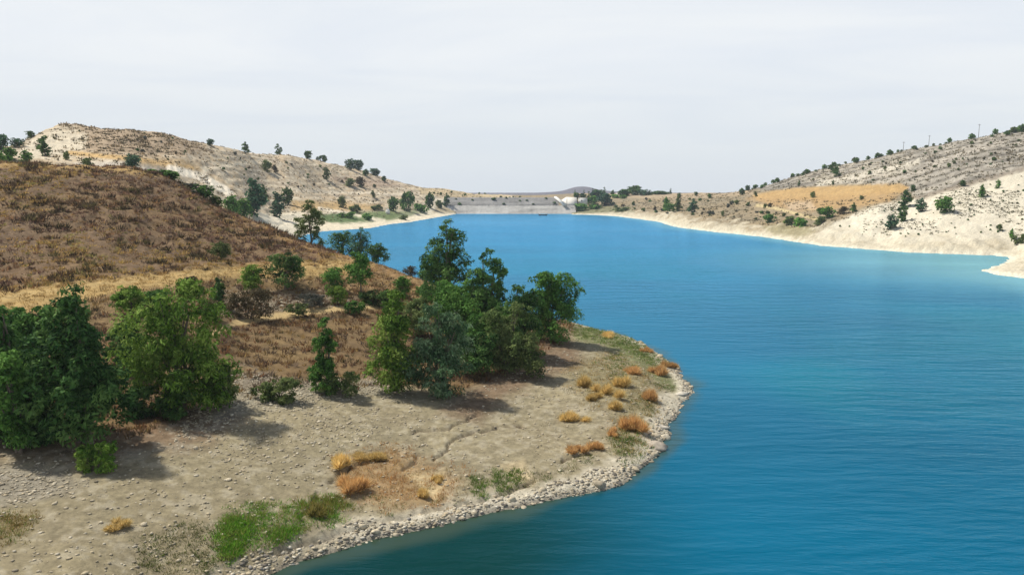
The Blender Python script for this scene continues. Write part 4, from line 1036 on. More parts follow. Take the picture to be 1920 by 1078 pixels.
G_SKY = 'trees on the skyline of the far pale hill'; G_HILL = 'trees and shrubs on the far pale hill'; G_BEACH = 'trees behind the far beach'
G_VAL = 'shrubs in the dip behind the brown hill'; G_R = 'trees on the slope across the lake'; G_VIL = 'trees around the houses beyond the dam'
far_list = [
 # u vbase vtop wpx kind palette group ymin label
 (4, 282, 252, 26, 'round', 'blue', G_SKY, 240, 'dark bluish tree cut by the frame edge beside the flat-topped hill'),
 (33, 276, 260, 22, 'round', 'blue', G_SKY, 240, 'small bluish tree at the foot of the pale cliff'),
 (57, 260, 246, 16, 'round', 'dark', G_SKY, 240, 'tiny dark tree on the shoulder of the pale cliff'),
 (83, 292, 252, 28, 'tall', 'dark', G_HILL, 240, 'upright dark green tree against the pale cliff'),
 (20, 300, 275, 30, 'round', 'green', G_VAL, 200, 'green shrub above the brown hill crest nearest the frame edge'),
 (48, 304, 280, 26, 'tall', 'green', G_VAL, 200, 'upright green shrub below the pale cliff'),
 (8, 308, 288, 30, 'low', 'green', G_VAL, 190, 'low green shrub on the crest of the brown hill'),
 (125, 300, 282, 14, 'round', 'olive', G_HILL, 240, 'small olive shrub beside the orange track'),
 (165, 312, 296, 26, 'low', 'olive', G_VAL, 190, 'low olive shrub just over the brown hill crest'),
 (250, 320, 287, 33, 'round', 'blue', G_VAL, 200, 'grey-green round tree at the bend of the orange track'),
 (297, 342, 317, 40, 'low', 'green', G_VAL, 186, 'green spreading shrub where the brown crest begins to fall'),
 (322, 348, 318, 38, 'round', 'green', G_VAL, 186, 'bright green shrub below the pale forked path'),
 (352, 370, 342, 40, 'round', 'grey', G_VAL, 186, 'pale grey-green shrub on the falling crest'),
 (382, 386, 344, 46, 'round', 'dark', G_VAL, 186, 'dark shadowy bush on the falling crest below the pale path'),
 (405, 398, 366, 32, 'round', 'olive', G_VAL, 186, 'olive bush between the dark bush and the bright hedge'),
 (436, 406, 364, 34, 'round', 'green', G_VAL, 190, 'bright green bush in the dip, uphill half of the pair'),
 (458, 408, 370, 36, 'round', 'green', G_VAL, 190, 'bright green bush in the dip, next to the tall blue-green tree'),
 (478, 405, 330, 54, 'tall', 'blue', G_BEACH, 240, 'tall blue-green tree in the dip behind the brown hill'),
 (494, 372, 345, 20, 'tall', 'dark', G_BEACH, 240, 'dark slim tree touching the tall blue-green tree'),
 (521, 408, 356, 32, 'tall', 'blue', G_BEACH, 240, 'blue-green tree on the pale mound above the beach'),
 (541, 384, 350, 24, 'round', 'dark', G_BEACH, 240, 'dark tree touching the blue-green tree on the pale mound'),
 (395, 273, 261, 13, 'round', 'blue', G_SKY, 240, 'bluish tree standing alone, first on the falling skyline'),
 (460, 287, 267, 14, 'tall', 'dark', G_SKY, 240, 'dark egg-shaped tree standing alone on the skyline'),
 (523, 287, 271, 15, 'open', 'dark', G_SKY, 240, 'ragged forked tree leaning on the skyline'),
 (577, 297, 283, 13, 'round', 'dark', G_SKY, 240, 'small round dark tree on the skyline past the forked tree'),
 (598, 301, 293, 10, 'low', 'blue', G_SKY, 240, 'tiny low bluish shrub on the skyline'),
 (607, 302, 291, 12, 'round', 'dark', G_SKY, 240, 'tiny dark tree touching the low bluish shrub on the skyline'),
 (656, 318, 299, 17, 'round', 'blue', G_SKY, 240, 'bluish tree of the skyline pair, uphill one'),
 (672, 320, 300, 19, 'round', 'blue', G_SKY, 240, 'bluish tree of the skyline pair, downhill one'),
 (686, 330, 318, 12, 'round', 'dark', G_SKY, 240, 'small dark tree just below the skyline pair'),
 (703, 330, 316, 18, 'round', 'blue', G_SKY, 240, 'bluish round tree lowest on the skyline'),
 (720, 340, 331, 13, 'low', 'dark', G_SKY, 240, 'tiny dark shrub past the lowest skyline tree'),
 (500, 322, 298, 20, 'round', 'olive', G_HILL, 240, 'grey-olive tree high on the pale hill face'),
 (516, 324, 308, 14, 'round', 'brown', G_HILL, 240, 'small brownish shrub beside the grey-olive tree on the hill face'),
 (612, 337, 310, 15, 'tall', 'olive', G_HILL, 240, 'narrow grey-green tree in the middle of the pale hill face'),
 (656, 350, 333, 22, 'round', 'olive', G_HILL, 240, 'olive tree on the brown patch of the pale hill face'),
 (675, 350, 330, 20, 'round', 'brown', G_HILL, 240, 'brown-green tree on the brown patch of the pale hill face'),
 (700, 371, 356, 10, 'round', 'olive', G_HILL, 240, 'tiny olive shrub under the thin pale ledge'),
 (642, 390, 366, 18, 'round', 'olive', G_HILL, 240, 'olive shrub at the end of the orange field'),
 (738, 396, 367, 26, 'round', 'dark', G_BEACH, 400, 'dark green tree behind the beach next to the white hut'),
 (765, 396, 357, 34, 'dome', 'dark', G_BEACH, 400, 'biggest dark dome-shaped tree behind the beach'),
 (806, 390, 359, 22, 'round', 'dark', G_BEACH, 400, 'round dark tree behind the beach, past the biggest dome'),
 (838, 388, 360, 16, 'tall', 'dark', G_BEACH, 400, 'upright dark tree at the end of the beach beside the dam'),
 (706, 394, 384, 30, 'low', 'olive', G_BEACH, 400, 'low olive shrub behind the white beach hut'),
 (790, 397, 382, 40, 'low', 'green', G_BEACH, 400, 'low green shrub on the sand edge below the dome-shaped tree'),
 (823, 390, 375, 22, 'low', 'olive', G_BEACH, 400, 'low olive shrub between the last two beach trees'),
 (1062, 384, 372, 5, 'cypress', 'dark', G_VIL, 700, 'small dark cypress before the white slab of the spillway'),
 (1081, 386, 366, 9, 'cypress', 'dark', G_VIL, 700, 'dark cypress covering the gap in the white spillway'),
 (1104, 384, 360, 7, 'cypress', 'dark', G_VIL, 700, 'slim dark cypress just past the white spillway block'),
 (1078, 370, 357, 5, 'cypress', 'blue', G_VIL, 860, 'tiny cypress standing before the grey hill'),
 (1095, 370, 357, 5, 'cypress', 'blue', G_VIL, 860, 'tiny cypress at the middle of the grey hill'),
 (1111, 370, 354, 5, 'cypress', 'blue', G_VIL, 860, 'tiny tall cypress at the falling end of the grey hill'),
 (1086, 370, 362, 22, 'low', 'dark', G_VIL, 860, 'dark low hedge under the grey hill'),
 (1127, 368, 356, 6, 'cypress', 'blue', G_VIL, 860, 'thin bluish cypress between the grey hill and the white houses'),
 (1133, 368, 352, 7, 'cypress', 'dark', G_VIL, 860, 'tallest cypress before the white houses'),
 (1149, 368, 357, 9, 'tall', 'dark', G_VIL, 860, 'dark small tree touching the white flat-roofed house'),
 (1120, 372, 358, 26, 'round', 'blue', G_VIL, 840, 'bluish-green tree mass behind the spillway'),
 (1136, 386, 364, 36, 'dome', 'blue', G_VIL, 760, 'broad blue-green tree by the water past the spillway'),
 (1112, 386, 368, 20, 'round', 'green', G_VIL, 740, 'green round tree between the cypress and the broad tree'),
 (1176, 368, 358, 26, 'dome', 'dark', G_VIL, 880, 'dark low tree behind the white flat-roofed house'),
 (1191, 367, 349, 36, 'dome', 'dark', G_VIL, 890, 'big dark domed tree above the far houses'),
 (1218, 367, 357, 8, 'cypress', 'blue', G_VIL, 880, 'thin grey cypress past the big domed tree'),
 (1225, 367, 359, 14, 'low', 'dark', G_VIL, 880, 'low dark tree past the thin grey cypress'),
 (1232, 367, 358, 8, 'tall', 'dark', G_VIL, 880, 'small dark pointed tree in the far tree line'),
 (1245, 367, 360, 22, 'round', 'dark', G_VIL, 880, 'dark rounded tree before the long low building'),
 (1257, 366, 354, 6, 'cypress', 'blue', G_VIL, 880, 'slim cypress at the end of the far tree line'),
 (1170, 369, 355, 22, 'round', 'dark', G_VIL, 870, 'dark round tree just beyond the white flat-roofed house'),
 (1207, 368, 356, 20, 'round', 'blue', G_VIL, 870, 'bluish round tree on the falling side of the big domed tree'),
 (1238, 368, 358, 22, 'round', 'dark', G_VIL, 870, 'dark wide tree in the middle of the far tree line'),
 (1160, 372, 365, 26, 'low', 'green', G_VIL, 800, 'low green hedge under the white flat-roofed house'),
 (1118, 369, 356, 24, 'dome', 'dark', G_VIL, 870, 'dark dome tree between the grey hill and the tallest cypress'),
 (1100, 394, 383, 40, 'low', 'green', G_VIL, 740, 'low green shrubs by the water next to the dam end'),
 (1165, 397, 388, 36, 'low', 'olive', G_R, 660, 'low olive shrub on the green bank past the dam'),
 (688, 412, 400, 34, 'low', 'green', G_BEACH, 400, 'low green shrub in the middle of the green flat by the beach'),
 (650, 408, 397, 38, 'low', 'green', G_BEACH, 400, 'low green shrub on the green flat nearest the loose tree'),
 (665, 397, 384, 30, 'low', 'olive', G_BEACH, 400, 'low olive shrub between the orange field and the beach'),
 (756, 412, 403, 26, 'low', 'olive', G_BEACH, 400, 'low olive shrub on the sand close to the water'),
 (1273, 372, 361, 9, 'round', 'dark', G_R, 700, 'small dark round tree on the flat rise past the houses'),
 (1305, 367, 359, 9, 'round', 'dark', G_R, 700, 'tiny dark tree on the flat skyline'),
 (1248, 395, 368, 18, 'tall', 'green', G_R, 400, 'green tree above the bright bank, first of the waterside group'),
 (1256, 396, 380, 22, 'round', 'green', G_R, 400, 'low green tree at the front of the waterside group'),
 (1271, 397, 367, 16, 'tall', 'olive', G_R, 400, 'olive upright tree in the waterside group'),
 (1300, 398, 371, 24, 'tall', 'blue', G_R, 400, 'blue-green tree above the bright bank, last of the waterside group'),
 (1188, 386, 376, 7, 'tall', 'dark', G_R, 400, 'tiny dark tree on the brown rise by the water'),
 (1330, 372, 362, 10, 'round', 'dark', G_R, 400, 'dark shrub on the terraces before the ridge'),
 (1391, 366, 352, 14, 'round', 'dark', G_R, 400, 'round dark green tree where the ridge starts to climb'),
 (1402, 357, 347, 15, 'low', 'blue', G_R, 400, 'bluish flat tree on the ridge where it starts to climb'),
 (1417, 369, 358, 8, 'round', 'olive', G_R, 400, 'small olive shrub on the lower terrace edge'),
 (1381, 384, 374, 10, 'round', 'olive', G_R, 380, 'olive shrub on the grey-brown slope above the bank'),
 (1355, 405, 394, 8, 'round', 'olive', G_R, 380, 'small olive shrub at the top of the bright bank'),
 (1403, 386, 378, 7, 'round', 'dark', G_R, 380, 'tiny dark shrub beside the olive shrub above the bank'),
 (1524, 371, 358, 12, 'round', 'olive', G_R, 380, 'round shrub standing alone on the orange field'),
 (1562, 347, 337, 7, 'tall', 'dark', G_R, 400, 'tiny dark tree at the upper edge of the orange field'),
 (1498, 349, 337, 6, 'tall', 'dark', G_R, 400, 'thin dark tree at the start of the orange field'),
 (1567, 332, 311, 21, 'dome', 'dark', G_R, 400, 'dark dome tree high on the ridge'),
 (1559, 320, 303, 9, 'open', 'dark', G_R, 400, 'tiny umbrella-shaped tree on the ridge above the dome tree'),
 (1441, 417, 400, 26, 'round', 'green', G_R, 330, 'green round bush at the top of the bright bank'),
 (1500, 424, 408, 36, 'low', 'green', G_R, 330, 'low green bush above the grassy bank'),
 (1478, 420, 405, 34, 'low', 'olive', G_R, 330, 'low dark olive bush above the bright bank'),
 (1538, 403, 388, 18, 'round', 'dark', G_R, 330, 'dark bush at the end of the yellow track'),
 (1550, 408, 386, 30, 'round', 'green', G_R, 330, 'light green wide bush at the end of the yellow track'),
 (1536, 422, 404, 22, 'round', 'olive', G_R, 330, 'grey-olive bush where the bank meets the chalk slope'),
 (1600, 399, 379, 15, 'tall', 'dark', G_R, 330, 'dark upright bush above the chalk slope edge'),
 (1580, 400, 386, 22, 'round', 'brown', G_R, 330, 'brown dry bush next to the dark upright bush'),
 (1615, 375, 366, 9, 'round', 'olive', G_R, 330, 'small olive shrub below the orange field'),
 (1671, 431, 398, 26, 'tall', 'blue', G_R, 290, 'blue-green pine low on the chalk slope by the water'),
 (1692, 415, 380, 22, 'tall', 'dark', G_R, 290, 'dark pine in the lower middle of the chalk slope pines'),
 (1697, 388, 354, 26, 'tall', 'dark', G_R, 290, 'dark pine at the top corner of the chalk slope'),
 (1711, 359, 345, 12, 'round', 'dark', G_R, 290, 'small dark shrub at the tip of the orange field'),
 (1726, 398, 369, 24, 'tall', 'blue', G_R, 290, 'small blue-green pine beside the dark pines on the chalk slope'),
 (1772, 400, 367, 42, 'dome', 'green', G_R, 290, 'widest green bushy tree on the chalk slope'),
 (1841, 370, 344, 16, 'tall', 'green', G_R, 290, 'slim green pine high on the chalk slope'),
 (1871, 354, 335, 11, 'tall', 'green', G_R, 290, 'slim green pine higher and smaller on the chalk slope'),
 (1805, 350, 337, 12, 'round', 'dark', G_R, 290, 'small dark round bush on the rim of the chalk slope'),
 (1874, 433, 419, 12, 'round', 'olive', G_R, 270, 'olive bush low on the chalk slope'),
 (1897, 448, 427, 12, 'tall', 'green', G_R, 270, 'green bush near the inlet, upper of two'),
 (1910, 458, 438, 24, 'low', 'olive', G_R, 270, 'pale olive low bush near the inlet at the frame edge'),
 (1917, 248, 232, 16, 'round', 'dark', G_R, 400, 'dark tree at the top end of the ridge'),
]
for i, (u, vb, vt, wpx, kind, pal, grp, ymin, lab) in enumerate(far_list):
    x_, y_, z_ = locate(u, vb, None, ymin)
    hh = height_to(u, vt, x_, y_, z_ - .15); ww = width_of(wpx, y_)
    if grp in (G_VIL, G_SKY): ww *= 1.25; hh *= 1.12
    nm = {'cypress': 'cypress', 'low': 'shrub'}.get(kind, 'tree' if hh > 2.6 else 'shrub')
    plant_at(kind, pal, i % 2, x_, y_, z_, hh, ww, nm, lab, nm, grp)
print('plants', len(near_trees) + len(far_list))

# ---- small shrubs scattered on the far slopes
def shrub_proto(seed, pal, n=110, Lf=.42, Wf=.26):
    V, F, Cc, LB = crown_arrays(seed, 1.0, 1.3, ROUND, pal, n, Lf, Wf, .05, (.22, .36), 6)
    o = mesh_np('shrub', V, F, M_LEAF, Cc, link=False); return o.data
SH = {p: [shrub_proto(900 + k + 10 * j, p) for k in range(3)] for j, p in enumerate(('dark', 'olive', 'brown', 'grey'))}
def shrub_scatter(count, poly, pals, smin, smax, label, group, seed, ymin=250, skyline=False, line=None, squash=.8):
    rng = np.random.default_rng(seed); done = 0; guard = 0
    xs = [p[0] for p in poly]; ys = [p[1] for p in poly]
    while done < count and guard < count * 40:
        guard += 1
        if line is not None:
            t = rng.uniform(0, len(line) - 1); k = int(t); f = t - k
            u = line[k][0] * (1 - f) + line[k + 1][0] * f; v = line[k][1] * (1 - f) + line[k + 1][1] * f + rng.normal(0, 1.5)
        else:
            u = rng.uniform(min(xs), max(xs)); v = rng.uniform(min(ys), max(ys))
            if not inside(np.array([u]), np.array([v]), poly)[0]: continue
        x_, y_, z_ = locate(u, v, None, ymin)
        s_ = width_of(rng.uniform(smin, smax), y_)
        me = SH[pals[rng.integers(len(pals))]][rng.integers(3)]
        o = bpy.data.objects.new('shrub', me); COL.objects.link(o)
        o.location = (x_, y_, z_ - .08 * s_); o.scale = (s_ / 1.2, s_ / 1.2, s_ * squash * rng.uniform(.7, 1.3)); o.rotation_euler = (0, 0, rng.uniform(0, 6.28))
        tag(o, label, 'shrub', group); done += 1
chalk_px = [(1560, 432), (1640, 392), (1720, 378), (1800, 356), (1919, 328), (1919, 440), (1800, 446), (1690, 446), (1600, 440)]
shrub_scatter(80, chalk_px, ['dark', 'olive'], 2.2, 4.6, 'tiny dark shrub dotted over the pale chalk slope', 'tiny shrubs dotted over the chalk slope', 1, 270)
shrub_scatter(52, [(0, 0), (1, 1)], ['dark', 'dark', 'olive'], 5, 12, 'small dark shrub in the broken line along the ridge across the lake', 'shrubs along the ridge line across the lake', 2, 400, line=[(1405, 355), (1470, 338), (1540, 318), (1600, 305), (1660, 292), (1720, 279), (1780, 268), (1850, 258), (1918, 246)])
shrub_scatter(45, [(1420, 352), (1560, 318), (1700, 288), (1910, 250), (1910, 300), (1760, 330), (1640, 344), (1500, 348)], ['dark', 'olive', 'brown'], 3.5, 7.5, 'small dark shrub on the banded slope under the ridge', 'shrubs on the banded slope under the ridge', 3, 380)
shrub_scatter(48, [(1110, 384), (1200, 372), (1330, 376), (1440, 384), (1530, 412), (1480, 418), (1400, 412), (1310, 404), (1200, 400)], ['olive', 'brown', 'grey', 'dark'], 4, 9, 'low dull shrub on the brown slope above the bright bank', 'low shrubs above the bright bank', 4, 330)
shrub_scatter(44, [(110, 245), (240, 242), (350, 265), (480, 292), (600, 310), (720, 345), (740, 368), (600, 372), (500, 350), (380, 318), (200, 285)], ['olive', 'brown', 'dark', 'grey'], 3.5, 8, 'small dull shrub dotted over the far pale hill', 'small shrubs over the far pale hill', 5, 250)
shrub_scatter(16, [(780, 362), (860, 360), (950, 368), (1000, 372), (900, 374)], ['olive', 'dark'], 3, 6, 'tiny shrub on the low rise behind the dam', 'tiny shrubs behind the dam', 6, 700)
# tufts on the dam face
for i, (u, v, w_) in enumerate(((855, 373, 5), (886, 375, 5), (926, 374.5, 9), (949, 371, 6), (975, 376.5, 5), (988, 376, 5), (1024, 372, 6), (862, 383.5, 8), (945, 382.8, 6), (1040, 381.5, 8), (1052, 381.5, 6), (1000, 383, 5))):
    a_, s_ = ray(u, v); f = (384 - v) / (384 - 370.0); y_ = 768.5 + 16 * np.clip(f, 0, 1); z_ = 8.5 + 7.5 * np.clip(f, 0, 1)
    o = bpy.data.objects.new('shrub', SH['dark'][i % 3]); COL.objects.link(o); s_ = width_of(w_, 775)
    o.location = (float(a_) * y_, y_, z_ - .1); o.scale = (s_ / 1.2, s_ / 1.2, s_ * .55); tag(o, 'small dark shrub growing on the grey dam face', 'shrub', 'shrubs on the dam face')
# ------------------------------------------------------------------ ground cover, stones, grass
CELL = np.gradient(YV)[:, None] * GY * (AV[1] - AV[0])          # area of a grid cell
def sample(mask, n_, seed):
    rng = np.random.default_rng(seed)
    p = (mask * CELL).ravel(); p = p / p.sum()
    k = rng.choice(p.size, n_, p=p)
    a_ = GA.ravel()[k] + rng.uniform(-.5, .5, n_) * (AV[1] - AV[0]); t_ = GT.ravel()[k] + rng.uniform(-.5, .5, n_) * .005
    y_ = np.exp(t_); x_ = a_ * y_
    return np.stack([x_, y_, hz(x_, y_)], 1), k, rng

def tufts(name, P, rng, k, hgt, rad, wid, pals, label=None, hvar=.5, lean=.6):
    """n tufts of k blades each in one sheet of ground cover"""
    n_ = len(P)
    size = rng.uniform(1 - hvar, 1 + hvar, n_)[:, None]
    ang = rng.uniform(0, 2 * math.pi, (n_, k)); rr = np.sqrt(rng.uniform(0, 1, (n_, k))) * rad * size
    b = P[:, None, :] + np.stack([np.cos(ang) * rr, np.sin(ang) * rr, np.full_like(rr, -.04)], -1)
    ln = lean * (.3 + rr / (rad * size)); hh = hgt * size * rng.uniform(.5, 1.15, (n_, k)) * (1.05 - .45 * (rr / (rad * size)) ** 2)
    tip = b + np.stack([np.cos(ang) * ln * hh, np.sin(ang) * ln * hh, hh], -1) + rng.normal(0, .08, (n_, k, 3)) * hgt
    sd = rng.uniform(0, 2 * math.pi, (n_, k)); ww = wid * rng.uniform(.6, 1.4, (n_, k)) / 2
    s_ = np.stack([np.cos(sd) * ww, np.sin(sd) * ww, np.zeros_like(ww)], -1)
    V = np.stack([b - s_, b + s_, tip], 2).reshape(-1, 3)
    F = np.arange(n_ * k * 3).reshape(-1, 3)
    pl = np.array(pals, float); ci = rng.integers(0, len(pl), n_)
    colr = pl[ci] * rng.uniform(.75, 1.3, (n_, 1))
    colr = np.repeat(colr, k, 0) * rng.uniform(.75, 1.25, (n_ * k, 1))
    o = mesh_np(name, V, F, M_DRY, np.repeat(colr, 3, 0))
    return tag(o, kind='stuff')

veg_free = 1 - np.clip(bm_ * 1.2, 0, 1)
band_m = polym(NEAR, [(-300, 560), (0, 545), (200, 521), (430, 497), (640, 486), (700, 498), (640, 520), (430, 522), (250, 545), (100, 575), (0, 600), (-300, 640)], 6, 7)
path_m = linem(NEAR, [(400, 625), (440, 606), (560, 586), (640, 578), (720, 572)], 8, 3)
SCRUB = [(.18, .105, .055), (.22, .14, .065), (.30, .20, .075), (.13, .08, .055), (.16, .12, .09), (.105, .09, .045), (.075, .05, .035), (.15, .095, .07)]
visible_hill = NEAR & (GY > 70) & (GY < 205) & (SD > 6)
P, k, rng = sample(visible_hill * hm, 5200, 37)
tufts('dry_scrub', P, rng, 9, .30, .42, .13, SCRUB, hvar=.6)
big = fbm(GX / 17, GY / 30, 4, 71); bg_ = np.clip((big - .5) * 2.6 + .5, 0, 1)
P, k, rng = sample(visible_hill * hm * (.12 + sst(bg_, .25, .6)) * (.3 + s3), 3600, 21)
tufts('dry_scrub', P, rng, 16, .62, .55, .24, SCRUB[:2] + SCRUB[3:5] + [(.075, .05, .035), (.15, .095, .07), (.12, .07, .05)], hvar=.6)
P, k, rng = sample(visible_hill * hm * (.10 + sst(1 - bg_, .4, .75)) * (.3 + s2), 2600, 35)
tufts('dry_scrub', P, rng, 16, .48, .55, .20, [(.30, .20, .07), (.36, .25, .085), (.25, .16, .065), (.22, .19, .07)], hvar=.5)
P, k, rng = sample(visible_hill * hm * sst(s2, .35, .8), 1100, 36)
tufts('dry_scrub', P, rng, 26, .85, .75, .28, [(.06, .048, .028), (.085, .06, .04), (.10, .085, .04), (.13, .085, .05)], hvar=.6)
P, k, rng = sample((NEAR & (GY < 140) & (SD > 4)) * veg_free * (1 - hm) * (1 - band_m) * (1 - path_m) * (.3 + s3), 5200, 22)
tufts('dry_scrub', P, rng, 16, .55, .45, .13, SCRUB[:6] + [(.21, .10, .045)], hvar=.5)
P, k, rng = sample(NEAR * band_m, 2600, 23)
tufts('dry_grass', P, rng, 14, .30, .50, .10, [(.38, .26, .10), (.33, .22, .085), (.44, .32, .14), (.27, .19, .08)], hvar=.4)
P, k, rng = sample((NEAR & (SD > 3)) * polym(NEAR, [(440, 405), (640, 470), (810, 520), (800, 580), (700, 570), (640, 500), (560, 475)], 8, 8), 1700, 24)
tufts('dry_grass', P, rng, 14, .32, .45, .12, [(.36, .23, .09), (.30, .18, .08), (.42, .29, .11), (.22, .15, .08)], hvar=.5)
# sparse weeds on the bank
P, k, rng = sample((NEAR & (SD > 1.5)) * bm_ * (s1 > .35), 900, 25)
tufts('weeds', P, rng, 9, .14, .22, .05, [(.16, .14, .06), (.22, .17, .08), (.11, .12, .04), (.28, .19, .08)], hvar=.6)
P, k, rng = sample(NEAR * bm_ * polym(NEAR, [(640, 850), (740, 845), (870, 895), (840, 960), (700, 950), (640, 925)], 25, 16), 420, 26)
tufts('dry_grass', P, rng, 16, .26, .36, .05, [(.40, .22, .08), (.34, .18, .075), (.42, .28, .11), (.26, .19, .085)], hvar=.6)
# green growth near the water
g1 = polym(NEAR, [(415, 1000), (425, 960), (500, 955), (560, 940), (590, 930), (640, 935), (645, 965), (580, 975), (520, 1005), (470, 1030), (425, 1045)], 20, 14)
P, k, rng = sample(NEAR * g1 * (.3 + sst(s3, .3, .7)), 1500, 27)
tufts('grass', P, rng, 18, .24, .34, .05, [(.11, .27, .024), (.15, .32, .03), (.075, .19, .02), (.19, .26, .045), (.24, .24, .07)], hvar=.6)
g2 = polym(NEAR, [(560, 935), (640, 930), (660, 950), (600, 975), (560, 960)], 8, 8)
P, k, rng = sample(NEAR * g2, 160, 28)
tufts('grass', P, rng, 16, .38, .30, .05, [(.20, .20, .05), (.26, .20, .06), (.12, .19, .03)], hvar=.4)
g3 = np.maximum(polym(NEAR, [(925, 885), (975, 885), (975, 915), (930, 925)], 6, 8), polym(NEAR, [(885, 900), (915, 905), (910, 935), (885, 935)], 6, 8) * .7)
P, k, rng = sample(NEAR * g3, 130, 29)
tufts('grass', P, rng, 16, .36, .26, .05, [(.10, .20, .025), (.14, .20, .035), (.08, .15, .025)], hvar=.5)
g4 = np.maximum.reduce([polym(NEAR, [(1070, 612), (1150, 614), (1230, 656), (1260, 690), (1230, 690), (1160, 650), (1080, 630)], 6, 6), polym(NEAR, [(1150, 800), (1225, 795), (1225, 850), (1170, 880), (1140, 850)], 10, 10) * .8, polym(NEAR, [(1120, 680), (1160, 665), (1190, 690), (1150, 715)], 8, 8) * .6])
P, k, rng = sample(NEAR * g4 * (SD > .6), 1400, 30)
tufts('weeds', P, rng, 12, .32, .30, .06, [(.11, .18, .035), (.15, .20, .05), (.08, .14, .03), (.20, .20, .07)], hvar=.5)
g8 = NEAR * sst(SD, 1.6, 2.6) * (1 - sst(SD, 4.0, 6.5)) * sst(UU, 300, 420) * (GY < 90) * sst(s3, .35, .75)
P, k, rng = sample(g8, 750, 34)
tufts('weeds', P, rng, 12, .20, .28, .05, [(.12, .18, .035), (.16, .19, .05), (.09, .15, .03), (.22, .19, .07)], hvar=.6)
g5 = polym(NEAR, [(260, 1020), (330, 985), (420, 990), (400, 1078), (260, 1078)], 16, 14)
P, k, rng = sample(NEAR * g5, 420, 31)
tufts('weeds', P, rng, 12, .20, .26, .05, [(.14, .16, .05), (.18, .17, .07), (.10, .14, .03)], hvar=.5)
g6 = polym(NEAR, [(-60, 960), (70, 965), (40, 1010), (-60, 1030)], 18, 12)
P, k, rng = sample(NEAR * g6, 260, 32)
tufts('weeds', P, rng, 14, .22, .3, .05, [(.16, .13, .03), (.11, .15, .03), (.20, .14, .05)], hvar=.5)
g7 = polym(NEAR, [(1060, 690), (1140, 660), (1215, 690), (1240, 790), (1200, 870), (1150, 860), (1130, 760), (1060, 730)], 16, 14)
P, k, rng = sample(NEAR * g7 * (SD > 1) * (.3 + s3), 1100, 33)
tufts('weeds', P, rng, 12, .24, .32, .05, [(.24, .20, .09), (.38, .27, .10), (.52, .36, .13), (.17, .16, .07), (.46, .28, .10)], hvar=.7)

# scrub on the far slopes
def far_scrub(mask, n_, seed, pals, hgt=.9, rad=.9, wid=.7):
    P, k, rng = sample(mask, n_, seed); tufts('far_scrub', P, rng, 7, hgt, rad, wid, pals, hvar=.6)
fwd = np.clip(np.gradient(Z, axis=0) / np.gradient(GY, axis=0), 0, .6) + .05          # slopes that face the lake
lv = LEFT & (SD > 25) & (GY < 900) & (GA > -.8)
far_scrub(lv * fwd * (.1 + s2) * (.15 + s3) * (.5 + topp), 4800, 41, [(.17, .13, .075), (.12, .10, .055), (.20, .16, .10), (.09, .085, .045), (.26, .19, .10)])
rv = RIGHT & (SD > 18) & (GY < 800) & (GA < .85)
far_scrub(rv * fwd * (1 - chalk) * (1 - orange) * (.3 + s2), 5200, 42, [(.15, .13, .07), (.11, .10, .055), (.19, .16, .11), (.08, .08, .04), (.23, .19, .12)])
far_scrub(rv * fwd * chalk * sst(s1, .3, .7) * sst(SD, 18, 45), 2000, 43, [(.14, .135, .08), (.20, .18, .12), (.10, .10, .06)], .5, .5, .45)

# ---- orange dry bushes on the point and bank
dry = [(1098, 722, 34, 26, 'orange', 'golden dry bush on the bare side of the point, nearest the clump of trees'), (1172, 724, 34, 26, 'orange', 'golden dry bush at the top of the bright patch on the point'),
 (1142, 740, 38, 24, 'orange', 'golden dry bush in the middle of the patch on the point'), (1112, 748, 28, 16, 'orange', 'low straw-coloured bush below the two golden bushes'),
 (1158, 768, 34, 26, 'orange', 'orange dry bush below the middle golden bush'), (1186, 806, 44, 40, 'rust', 'largest deep orange bush of the point, close above the shore rocks'),
 (1078, 788, 36, 22, 'orange', 'golden dry bush alone on the stony ground, away from the patch'), (1150, 815, 20, 20, 'rust', 'small rusty bush beside the largest deep orange bush'),
 (1116, 842, 30, 20, 'rust', 'rusty bush near the lowest soil crack'), (1086, 846, 30, 20, 'rust', 'pale rusty bush on grey stones beside the lowest soil crack'),
 (1216, 750, 30, 28, 'rust', 'rusty bush between the golden patch and the rocky tip'), (1185, 700, 34, 16, 'rust', 'low rusty bush above the golden patch'),
 (1140, 632, 24, 14, 'orange', 'small golden bush among green weeds at the back shore'), (1214, 660, 18, 14, 'rust', 'small rusty bush at the back shore above the water'),
 (640, 872, 40, 36, 'orange', 'golden dry bush in the orange patch on the open bank'), (660, 912, 54, 40, 'rust', 'broad rusty red bush in the orange patch on the open bank'),
 (700, 858, 44, 20, 'orange', 'low straw-coloured bush at the upper end of the orange patch'), (218, 988, 38, 20, 'orange', 'small golden tuft alone on the grey bank'),
 (1232, 700, 30, 20, 'rust', 'brown dry bush on the back edge of the rocky tip'), (1255, 688, 22, 16, 'rust', 'tiny brown bush leaning over the back shore'),
 (790, 932, 24, 24, 'orange', 'straw-coloured tuft beside the pale bare patch'), (600, 965, 36, 26, 'straw', 'yellow-green bush at the end of the bright green grass'), (820, 902, 20, 16, 'orange', 'small straw tuft on the pale bare patch')]
